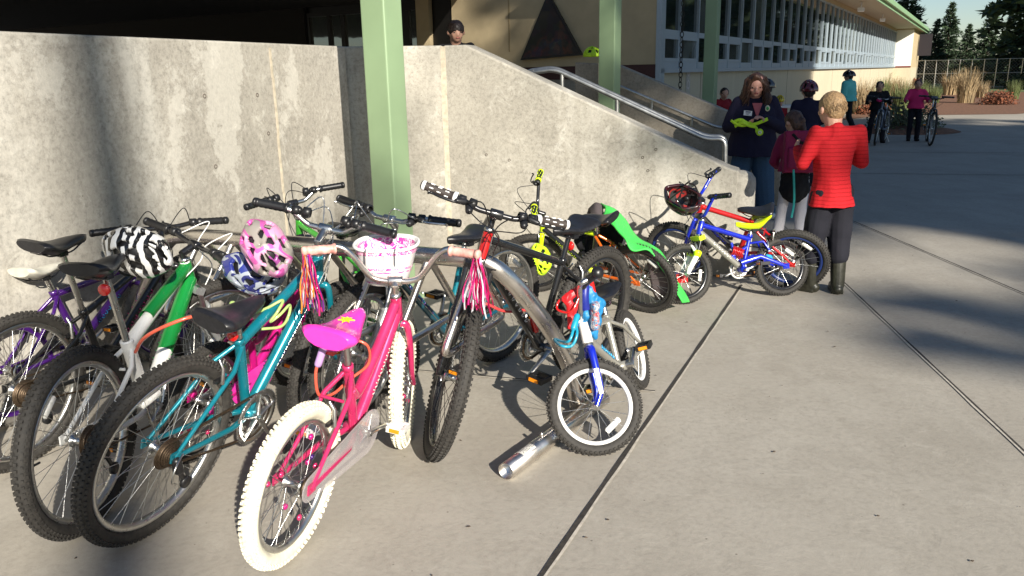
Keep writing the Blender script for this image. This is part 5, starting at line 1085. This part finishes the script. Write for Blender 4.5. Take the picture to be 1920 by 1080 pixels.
# basket on the pink bike -----------------------------------------------------
def basket_mat():
    m, t, b = nodes('white_woven_plastic'); L = t.links.new; tc = N(t, 'ShaderNodeTexCoord'); ck = N(t, 'ShaderNodeTexBrick', i_Scale=34.0); ck.inputs['Mortar Size'].default_value = .03; ck.inputs['Color1'].default_value = (.80, .79, .76, 1); ck.inputs['Color2'].default_value = (.74, .72, .70, 1); ck.inputs['Mortar'].default_value = (.42, .38, .38, 1)
    L(tc.outputs['Generated'], ck.inputs['Vector']); L(ck.outputs[0], b.inputs['Base Color']); b.inputs['Roughness'].default_value = .4
    bp = N(t, 'ShaderNodeBump', i_Strength=.5, i_Distance=.003); bp.invert = True; L(ck.outputs[1], bp.inputs['Height']); L(bp.outputs[0], b.inputs['Normal']); return m
bc = P(727, 530, 3.0); bdir = (b_P.TSw(b_P.pt['BC']+Vector((1, 0, 0)))-b_P.TSw(b_P.pt['BC'])); bdir.z = 0; bdir.normalize(); bsd = Vector((-bdir.y, bdir.x, 0))
bk_ = thing('bicycle_basket', 'white woven basket with pink bands on the front of the hot pink bicycle', 'basket', bc)
BH = .150
def bring(t, off=0.0, n=48):
    w = .070+.050*t**.7+off; d = .055+.040*t**.7+off; out = []
    for j in range(n):
        a_ = 2*PI*j/n; c, s_ = math.cos(a_), math.sin(a_); out.append(bdir*(math.copysign(abs(c)**.8, c)*d+.03*t)+bsd*(math.copysign(abs(s_)**.8, s_)*w)+Z*(BH*t+(.012*c if t > .9 else 0)))
    return out
rows = [bring(i/10) for i in range(11)]; rows = [[bdir*0]*48]+rows+[bring(1, -.006)]+[bring(1-i/10, -.006) for i in range(1, 11)]+[[Z*.006]*48]
mb = MB().mat(basket_mat()); mb.grid([r_+[r_[0]] for r_ in rows]); mb.build('shell', bk_, fix=True)
mb = MB().mat(M_WHT); mb.tube(bring(1.0, .003), .0065, 8, closed=True); mb.build('rim', bk_)
M_BAND = swirl('pink_printed_band', [(.72, .03, .30), (.85, .70, .75), (.55, .04, .30), (.80, .35, .45)], 26.0, 2.0, rough=.4)
for (t0_, t1_, inside) in ((.80, .97, 0), (.42, .47, 0), (.34, .37, 0), (.08, .11, 0), (.74, .96, 1)):
    off = .0025 if not inside else -.0085
    MB().mat(M_BAND).grid([r_+[r_[0]] for r_ in (bring(t0_, off), bring((t0_+t1_)/2, off), bring(t1_, off))]).build('band', bk_, fix=False)
mb = MB().mat(M_WHT)
for sy in (-1, 1):
    q = bdir*-.072+bsd*sy*.055+Z*BH; mb.tube([q+Z*.006, q+Z*.006-bdir*.03, q-Z*.05-bdir*.03], .007, 8, flat=.4)
mb.build('strap', bk_)
# streamers at the pink bike's grips -------------------------------------------
def streamers(B, k, cols, n, L0, seed):
    rnd = random.Random(seed); e = B.grips[k]; par = B.hb; inv = B.T.inverted(); 
    for ci, m in enumerate(cols):
        mb = MB().mat(m)
        for i in range(n):
            d = Vector((rnd.gauss(0, .05), rnd.gauss(0, .06), 0)); p = e+Vector((rnd.gauss(0, .004), rnd.gauss(0, .004), 0)); ln = L0*rnd.uniform(.75, 1.1); rows = []; tw0 = rnd.random()*3; tw1 = tw0+rnd.uniform(-2.5, 2.5)
            for j in range(11):
                t = j/10; c = p+d*(t**.8)*.62*(1-.25*t)+Vector((.004*math.sin(9*t+i), 0, .012*math.sin(min(1, t*5)*PI)-ln*t)); a_ = tw0+(tw1-tw0)*t; w = Vector((math.cos(a_), math.sin(a_), 0))*.0028
                rows.append([inv @ (c-w), inv @ (c+w)])
            mb.grid(rows)
        o = mb.build('streamer', par, fix=False)
        o['kind'] = 'stuff'
st_m = [mat('foil_pink', (.80, .03, .25), .2, metal=.5), mat('foil_white', (.75, .72, .75), .2, metal=.4), mat('foil_purple', (.22, .03, .35), .2, metal=.5), mat('foil_orange', (.85, .25, .03), .25, metal=.3)]
streamers(b_P, 0, st_m, 14, .215, 3); streamers(b_P, 1, [st_m[0], mat('foil_crimson', (.55, .01, .10), .2, metal=.5), st_m[1], st_m[0]], 20, .205, 9)
# tail light hanging under the pink saddle, printed star
inv = b_P.T.inverted(); q = inv @ P(616, 650, 2.52)
mb = MB().mat(M_RED); mb.box(q, (.03, .055, .05)); bevel(mb.build('tail_light', b_P.root), .006)
q2 = b_P.pt['SA']+Vector((.02, 0, .006)); mb = MB().mat(c_yel); pl = []
for i in range(14): a_ = 2*PI*i/14; rr = .034 if i % 2 else .014; pl.append(q2+Vector((math.cos(a_)*rr, math.sin(a_)*rr*.8, .001)))
mb.prism(pl, (0, 0, .003)); mb.build('saddle_star', b_P.sa)
# cable locks ----------------------------------------------------------------------
def lock(label, pts, m, r=.0065, head_=None, hm=None):
    P_ = [P(*p) for p in pts]; t = thing('cable_lock', label, 'bike lock', P_[0]); sp = spline([p-P_[0] for p in P_], 8); MB().mat(m).tube(sp, r, 10).build('cable', t)
    if hm: d = (sp[1]-sp[0]).normalized(); MB().mat(hm).cap(sp[0]-d*.03, sp[0]+d*.02, .013, .013, 12).build('lock_body', t)
    return t
M_ORC = mat('salmon_cable', (.62, .10, .055), .3, coat=.5); M_LILAC = mat('lilac_plastic', (.45, .28, .55), .35); M_LGC = mat('pale_green_cable', (.38, .52, .16), .3, coat=.5); M_REDC = mat('red_cable', (.60, .05, .05), .3, coat=.5); M_AQC = mat('aqua_cable', (.01, .28, .42), .3, coat=.5)
lock('salmon cable lock with lilac end looped over the white and green bicycle', [(378, 590, 2.72), (345, 598, 2.68), (300, 616, 2.66), (268, 636, 2.68), (254, 660, 2.74)], M_ORC, hm=M_LILAC)
lock('pale green cable lock coiled on the top tube of the teal bicycle', [(447, 578, 2.86), (466, 590, 2.84), (500, 578, 2.84), (530, 563, 2.86), (520, 585, 2.82), (507, 603, 2.82), (525, 590, 2.84), (543, 572, 2.9), (541, 592, 2.9), (527, 612, 2.86), (490, 617, 2.82)], M_LGC, .0055, hm=M_LGC)
lock('salmon cable lock around the seat tube of the hot pink bicycle', [(600, 672, 2.50), (592, 700, 2.50), (598, 740, 2.52), (625, 738, 2.60), (655, 712, 2.66), (690, 683, 2.72), (690, 650, 2.80), (665, 637, 2.80), (640, 638, 2.76)], M_ORC, .0055, hm=M_LILAC)
lock('red cable lock with red fob around the rack loop beside the black bicycle', [(1001, 608, 3.45), (990, 583, 3.45), (960, 584, 3.40), (940, 582, 3.34), (918, 572, 3.32), (909, 569, 3.32)], M_REDC, .0065, hm=M_RED)
lock('aqua cable lock around the rack leg and the silver child bicycle', [(1078, 606, 3.02), (1066, 640, 2.98), (1040, 636, 3.08), (1052, 648, 2.98), (1072, 648, 2.98), (1082, 625, 3.0), (1077, 600, 3.05)], M_AQC, .006, hm=M_AQC)
# drawstring bag on the silver child bicycle -----------------------------------------
bo = P(1095, 590, 3.22); t = thing('drawstring_bag', 'blue and red cloth bag hanging from the handlebar of the silver child bicycle', 'bag', bo)
def bpx(x, y, Y=3.22): return P(x, y, Y)-bo
mb = MB(); mb.cap(bpx(1100, 542), bpx(1102, 588), .032, .062, 14, flat=.7); mb.cap(bpx(1102, 585), bpx(1104, 614), .062, .042, 14, flat=.7); mb.cap(bpx(1120, 570), bpx(1114, 625), .030, .022)
bake(mb, 'bag_body', mat('sky_blue_nylon', (.015, .19, .42), .45, var=.25), t, .004, 1, .014, 26, 3)
mb = MB(); mb.cap(bpx(1060, 562, 3.12), bpx(1088, 540, 3.15), .018, .017); mb.cap(bpx(1068, 570, 3.12), bpx(1068, 612, 3.12), .017, .010); mb.cap(bpx(1075, 575, 3.12), bpx(1072, 600, 3.12), .016, .012)
bake(mb, 'red_pocket', mat('red_nylon', (.62, .015, .02), .4, var=.2), t, .004, 2, .008, 30, 5)
mb = MB(); mb.cap(bpx(1116, 575, 3.17), bpx(1117, 612, 3.17), .020, .018, flat=1.6, up=(1, 0, 0)); bake(mb, 'printed_panel', swirl('comic_print', [(.55, .04, .04), (.60, .58, .55), (.03, .20, .45), (.35, .33, .32), (.60, .06, .08)], 30.0, 2.0, rough=.5), t, .004, 2, .006, 30, 5)
mb = MB().mat(M_RED); mb.tube(spline([bpx(1085, 560, 3.1), bpx(1070, 585, 3.08), bpx(1045, 580, 3.12), bpx(1052, 560, 3.14), bpx(1085, 548, 3.14)], 5), .005, 6); mb.tube(spline([bpx(1106, 520), bpx(1112, 545), bpx(1116, 570)], 5), .011, 8, flat=.3); mb.build('strap', t)
mb = MB().mat(mat('dark_blue_nylon', (.01, .02, .22), .4)); mb.tube(spline([bpx(1098, 530, 3.16), bpx(1096, 555, 3.14), bpx(1098, 580, 3.14)], 5), [.014, .016, .018]+[.018]*8, 10); mb.build('blue_sleeve', t)
# green and grey jacket draped over the bike by the wall --------------------------------
M_LIME = cloth_mat('bright_green_shell', (.07, .62, .10), .5, bump=.15); M_GRYJ = cloth_mat('warm_grey_lining', (.105, .085, .085), .8)
jo = P(1180, 450, 5.2); jk = thing('draped_jacket', 'bright green and grey jacket draped over the bicycle by the wall, hem on the ground', 'jacket', jo)
def sheet(rows, name, m, sub=2, th=.010, amp=.020, seed=1):
    rr = []
    for r_ in rows: rr.append(spline(r_, 6))
    cols = [spline([r_[j] for r_ in rr], 6) for j in range(len(rr[0]))]; rows2 = [[cols[j][i]-jo for j in range(len(cols))] for i in range(len(cols[0]))]
    for r_ in rows2:
        for p in r_: n_ = noise.noise(p*8+Vector((seed, 0, 0)))+.3*noise.noise(p*19); p += Vector((.3, -.7, .5))*n_*amp
    o = MB().mat(m).grid(rows2).build(name, jk, fix=True); q = o.modifiers.new('t', 'SOLIDIFY'); q.thickness = th; return o
J = lambda x, y, Y: P(x, y, Y-.24*min(1, max(0, (x-1130)/50)))
sheet([[J(1118, 392, 5.42), J(1128, 380, 5.30), J(1134, 392, 5.14), J(1128, 408, 5.05)],
       [J(1150, 388, 5.42), J(1150, 390, 5.30), J(1150, 402, 5.12), J(1142, 416, 5.04)],
       [J(1172, 410, 5.42), J(1166, 414, 5.28), J(1166, 430, 5.12), J(1170, 446, 5.02)],
       [J(1196, 440, 5.42), J(1190, 444, 5.25), J(1184, 455, 5.10), J(1186, 468, 5.00)],
       [J(1226, 462, 5.40), J(1222, 462, 5.22), J(1216, 463, 5.08), J(1212, 466, 5.00)],
       [J(1246, 480, 5.36), J(1242, 481, 5.2), J(1238, 482, 5.06), J(1230, 482, 5.0)],
       [J(1268, 520, 5.30), J(1266, 521, 5.18), J(1262, 522, 5.08), J(1256, 522, 5.0)],
       [J(1293, 566, 5.16), J(1291, 566, 5.14), J(1286, 567, 5.08), J(1281, 567, 5.02)]], 'green_shell', M_LIME)
sheet([[J(1100, 400, 5.46), J(1104, 390, 5.34), J(1106, 402, 5.18), J(1112, 424, 5.08)],
       [J(1114, 386, 5.46), J(1116, 380, 5.32), J(1118, 392, 5.16), J(1122, 420, 5.05)],
       [J(1132, 384, 5.46), J(1130, 383, 5.32), J(1132, 394, 5.16), J(1136, 414, 5.06)]], 'grey_hood', M_GRYJ, th=.02, amp=.016, seed=3)
sheet([[J(1213, 470, 5.12), J(1216, 500, 5.10), J(1222, 540, 5.12), J(1230, 562, 5.14)],
       [J(1232, 484, 5.10), J(1240, 510, 5.06), J(1250, 540, 5.08), J(1252, 563, 5.10)],
       [J(1256, 515, 5.10), J(1262, 530, 5.06), J(1268, 550, 5.06), J(1272, 565, 5.08)],
       [J(1262, 530, 5.10), J(1270, 545, 5.08), J(1278, 558, 5.06), J(1284, 567, 5.08)]], 'grey_lining', M_GRYJ, th=.012, amp=.018, seed=6)
bo2 = P(1128, 456, 5.38); t = thing('backpack', 'black backpack under the green jacket on the bike by the wall', 'backpack', bo2); mb = MB(); mb.box((0, 0, 0), (.24, .16, .30), Matrix.Rotation(.35, 3, 'Y')); mb.box((-.01, -.09, -.04), (.17, .07, .15), Matrix.Rotation(.35, 3, 'Y')); mb.cap((-.14, 0, .02), (-.05, -.05, -.14), .05, .05); bake(mb, 'bag', M_BLACKC, t, .008, 8, .010, 22)
MB().mat(mat('grey_emblem', (.35, .33, .32), .6)).box((.0, -.132, -.03), (.03, .008, .035)).build('emblem', t)
# bar mirror-like bell on silver child bike
# ================================================================== VEGETATION AND BACKGROUND
M_NEED = mat('conifer_needles', (.035, .062, .026), .75, var=.55, scale=1.2); M_BARK = mat('bark', (.09, .06, .04), .9, var=.4, scale=8, bump=.6); M_TAN = mat('dry_ornamental_grass', (.33, .24, .13), .85, var=.4, scale=2); M_LEAF = mat('shrub_leaves', (.07, .085, .035), .7, var=.5, scale=4); M_RUSSET = mat('russet_leaves', (.16, .05, .02), .8, var=.5, scale=4)
def conifer_mesh(h, r, seed, nb=200, dens=1.0, base=.12, qs=.34):
    rnd = random.Random(seed); tr = MB().mat(M_BARK); tr.tube([(0, 0, 0), (.05, 0, h*.4), (0, .05, h*.8), (0, 0, h)], [h*.016, h*.012, h*.006, .02], 10)
    cr = MB().mat(M_NEED)
    for i in range(nb):
        t = (i+rnd.random())/nb; z = h*(base+(1-base)*t); L_ = r*(1-t)**.8*rnd.uniform(.6, 1.15)+.15; az = rnd.random()*2*PI; d = Vector((math.cos(az), math.sin(az), -.25+.5*t)); d.normalize()
        tr.tube([(0, 0, z), Vector((0, 0, z))+d*L_*.8], [.03, .008], 4, caps=False)
        for k in range(int(L_*6.5*dens)+2):
            s_ = L_*(.15+.85*rnd.random()); p = Vector((0, 0, z))+d*s_+Vector((rnd.gauss(0, .12), rnd.gauss(0, .12), rnd.gauss(-.08, .10)))*(.4+L_*.22)
            a_ = Vector((rnd.gauss(0, 1), rnd.gauss(0, 1), rnd.gauss(0, .5))).normalized()*qs*rnd.uniform(.6, 1.2); b_ = (d+Vector((rnd.gauss(0, .5), rnd.gauss(0, .5), rnd.gauss(0, .4)))).normalized()*qs*rnd.uniform(.7, 1.5)
            cr.add([p-a_*.5, p+a_*.5, p+b_], [(0, 1, 2)], False)
    return tr.mesh('trunk'), cr.mesh('crown')
def tree(label, loc, meshes, sc=1.0, rz=0.0, group=None, cat='tree', name='conifer'):
    t = thing(name, label, cat, loc, (0, 0, rz), group); t.scale = (sc, sc, sc)
    for n_, me in zip(('trunk', 'crown'), meshes):
        o = bpy.data.objects.new(n_, me); COL.objects.link(o); o.parent = t
    return t
cA = conifer_mesh(24, 4.6, 1, 260, 1.3); cB = conifer_mesh(20, 3.6, 2, 210, 1.2); cF = conifer_mesh(24, 4.8, 5, 320, 2.3, .10, .5)
# trees standing behind the viewer: they cast the soft shade seen in the photograph
def back(q, L): return Vector((q[0], q[1], 0))-SD*L
SN = Vector((-SD.y, SD.x, 0))*-1                                   # across the light
for i, (c, l, sc, k) in enumerate(((9.25, -33, 1.62, 0), (13.0, -30, 1.6, 0), (16.6, -34, 1.62, 0), (10.6, -38, 1.75, 0), (15.0, -40, 1.7, 0))):
    p = SN*c+SD*l; tree(('tall dark conifer behind the viewpoint, left one of the front three', 'dark conifer behind the viewpoint, middle one of the front three', 'dark conifer behind the viewpoint, right one of the front three', 'farther conifer behind the viewpoint, left of two', 'farther conifer behind the viewpoint, right of two')[i], (p.x, p.y, 0), cF, sc, i*1.3)
p = SN*-.36+SD*-27; t = thing('conifer', 'bare trunked conifer behind the viewpoint whose trunk shades the left wall', 'tree', (p.x, p.y, 0))
MB().mat(M_BARK).tube([(0, 0, 0), (.04, 0, 9), (0, 0, 16.8), (1.3, .5, 24), (2.9, 1.1, 36)], [.19, .17, .15, .12, .06], 14).build('trunk', t)
o = bpy.data.objects.new('crown', cA[1]); COL.objects.link(o); o.parent = t; o.location = (2.9, 1.1, 16.5)  # unseen crown, shifted sideways and raised to shade the child on the landing
# beyond the wing and to the right
cD = conifer_mesh(12, 3.1, 7, 300, 2.4, .03, .36); cE = conifer_mesh(14, 3.6, 9, 300, 2.2, .05, .42)
for (px, Y, me, sc, lab) in ((1693, 66, cD, .74, 'dark conifer rising right beside the end of the school wing'), (1716, 84, cE, .40, 'low conifer just right of the one at the end of the wing'), (1752, 74, cD, .46, 'broad conifer above the person in pink'),
        (1775, 95, cE, .60, 'tall conifer right of the person in pink, behind the fence'), (1812, 80, cE, .38, 'small conifer at the low gap of the tree line'), (1850, 76, cD, .58, 'bulky conifer in the right part of the tree line'), (1888, 90, cE, .48, 'conifer second from the right edge'), (1925, 78, cD, .62, 'conifer cut by the right edge'), (1545, 105, cE, .9, 'conifer top showing over the roof of the wing')):
    q = P(px, 100, Y); tree(lab, (q.x, q.y, 0), me, sc, px*1.7)
for i, (x, y, sc) in enumerate(((38, 44, 1.5), (38, 51, 1.6), (42, 47, 1.7), (45, 58, 1.6), (41, 36, 1.5), (36, 56, 1.3))):
    tree(('first', 'second', 'third', 'fourth', 'fifth', 'sixth', 'seventh', 'eighth', 'ninth', 'tenth')[i]+' conifer off the right side of the yard, outside the picture', (x, y, 0), (cD, cE)[i % 2], sc, i*2.0)
# white posts beyond
for px, top_, Y in ((1683, 100, 62), (1692, 62, 62), (1703, 78, 62)):
    q = P(px, 145, Y); z = P(px, top_, Y).z; t = MB().mat(M_WHT).tube([(q.x, q.y, 0), (q.x, q.y, z)], .10, 10).lathe((q.x, q.y, z), Z, [(.10, 0), (.14, .02), (.14, .08), (.001, .10)], 10).build('white_post')
    tag(t, {1683: 'short white post nearest the end of the school wing', 1692: 'tallest white post beyond the school wing', 1703: 'white post right of the tallest one beyond the school wing'}[px], 'post')
fn = thing('chain_link_fence', 'grey chain link fence beyond the planting, with its steel posts', 'fence', (20, 60, 0)); mb = MB().mat(M_STEEL)
f0_, f1_ = P(1690, 140, 58), P(1990, 140, 52)
for i in range(14): q = f0_.lerp(f1_, i/13); MB().mat(M_STEEL).tube([(q.x-20, q.y-60, 0), (q.x-20, q.y-60, 1.9)], .035, 6).build('post', fn)
mb = MB().mat(M_STEEL)
for z in (.1, 1.0, 1.88): mb.tube([(f0_.x-20, f0_.y-60, z), (f1_.x-20, f1_.y-60, z)], .022, 6)
k = 0; dd = (f1_-f0_).xy.to_3d(); Lf = dd.length; dd.normalize(); s_ = 0
while s_ < Lf-2: mb.tube([(f0_.x-20+dd.x*s_, f0_.y-60+dd.y*s_, .1), (f0_.x-20+dd.x*(s_+1.8), f0_.y-60+dd.y*(s_+1.8), 1.9)], .004, 3, caps=False); mb.tube([(f0_.x-20+dd.x*(s_+1.8), f0_.y-60+dd.y*(s_+1.8), .1), (f0_.x-20+dd.x*s_, f0_.y-60+dd.y*s_, 1.9)], .004, 3, caps=False); s_ += .2
mb.build('mesh', fn)
# grass clumps and shrubs in the bed
def clump(seed, h, n, m, spread, wid=.012):
    rnd = random.Random(seed); mb = MB().mat(m)
    for i in range(n):
        az = rnd.random()*2*PI; r_ = rnd.random()**.5*spread*.35; p = Vector((math.cos(az)*r_, math.sin(az)*r_, 0)); az += rnd.gauss(0, .6); o_ = Vector((math.cos(az), math.sin(az), 0)); L_ = h*rnd.uniform(.6, 1.1); b_ = rnd.uniform(.15, .6)*spread; w = Vector((-o_.y, o_.x, 0))*wid; rows = []
        for j in range(5): t = j/4; c = p+o_*b_*t**1.8+Z*(L_*t*(1-.25*t*b_/spread)); rows.append([c-w*(1-t*.9), c+w*(1-t*.9)])
        mb.grid(rows, False)
    return mb.mesh('blades')
def bush(seed, r, h, n, m, q=.06, twig=0):
    rnd = random.Random(seed); mb = MB().mat(m)
    for i in range(n):
        v = Vector((rnd.gauss(0, 1), rnd.gauss(0, 1), rnd.gauss(0, 1))).normalized()*rnd.random()**.4*(1+.25*noise.noise(Vector((i*.01, seed, 0)))); p = Vector((v.x*r, v.y*r, abs(v.z)*h*.95+.02)); a_ = Vector((rnd.gauss(0, 1), rnd.gauss(0, 1), rnd.gauss(0, 1))).normalized()*q; b_ = a_.orthogonal().normalized()*q*.7
        mb.add([p-a_*.5, p+b_*.5, p+a_*.5, p-b_*.5], [(0, 1, 2, 3)], False)
    mb.mat(M_BARK)
    for i in range(twig):
        az = rnd.random()*2*PI; o_ = Vector((math.cos(az), math.sin(az), 0)); mb.tube([(0, 0, 0), o_*r*.5+Z*h*.6, o_*r*rnd.uniform(.8, 1.2)+Z*h*rnd.uniform(.9, 1.5)], [.012, .008, .003], 4, caps=False)
    return mb.mesh('foliage')
cl1, cl2, cl3 = clump(1, 1.0, 260, M_TAN, .6), clump(2, .8, 220, M_TAN, .55), clump(3, .9, 260, mat('green_blades', (.12, .15, .05), .8, var=.4, scale=2), .55)
bs1, bs2 = bush(4, .9, .7, 1500, M_LEAF, .09, 12), bush(5, .55, .5, 900, M_RUSSET, .08, 6)
rnd = random.Random(31); n_ = 0
spots = [(1605, 188), (1622, 180), (1638, 190), (1655, 178), (1672, 172), (1690, 186), (1612, 205), (1640, 206), (1665, 200), (1688, 206), (1702, 180), (1648, 165), (1675, 160), (1700, 160), (1725, 175), (1750, 185), (1780, 170), (1810, 185), (1840, 175), (1870, 188), (1900, 178)]
kinds = ['tan grass clump', 'dry golden grass clump', 'green leafy grass clump', 'russet low shrub']
for i, (px, py) in enumerate(spots):
    q = G(px, py+8); k = (i*7+i//3) % 4; me = (cl1, cl2, cl3, bs2)[k]; o = bpy.data.objects.new('grass_clump' if k < 3 else 'shrub', me); COL.objects.link(o); o.location = (q.x, q.y, 0); s_ = rnd.uniform(.9, 1.5)*(1.3 if py < 175 else 1.0); o.scale = (s_, s_, s_*rnd.uniform(.7, 1.0)); o.rotation_euler.z = rnd.random()*6
    tag(o, kinds[k]+' '+('left of the turquoise jacket', 'behind the turquoise jacket', 'at the foot of the end wall', 'against the end wall', 'under the wing corner', 'nearest left of the slim bicycle', 'at the near tip of the bed', 'in front of the end wall', 'behind the slim bicycle', 'behind the child in black', 'between child in black and person in pink', 'far back by the end wall', 'far back at the wing corner', 'far back under the posts', 'just right of the person in pink', 'second right of the person in pink', 'third right of the person in pink, farther back', 'midway to the right edge', 'right of the midway one, farther back', 'second from the right edge', 'at the right edge of the bed')[i], 'plant', 'plants in the bed at the end of the wing')
q = G(1692, 246); o = bpy.data.objects.new('shrub', bs1); COL.objects.link(o); o.location = (q.x, q.y, 0); o.scale = (1.0, 1.0, 1.0); tag(o, 'twiggy grey-green shrub on the paving just right of the slim bicycle', 'shrub')
mb = MB().mat(M_MULCH); mb.lathe((q.x, q.y, 0), Z, [(1.25, .004), (1.1, .05), (.5, .14), (.001, .16)], 28); mb.build('mulch_mound', kind='structure')
M_GRASS = mat('distant_turf', (.10, .13, .045), .95, var=.35, scale=.5)
mb = MB().mat(M_GRASS); g_ = [Vector((21, 47, .01)), Vector((70, 40, .01)), Vector((250, 100, .01)), Vector((250, 380, .01)), Vector((30, 380, .01)), Vector((27, 58, .01))]; mb.add(g_, [tuple(range(6))], False); mb.build('turf', fix=False, kind='structure')
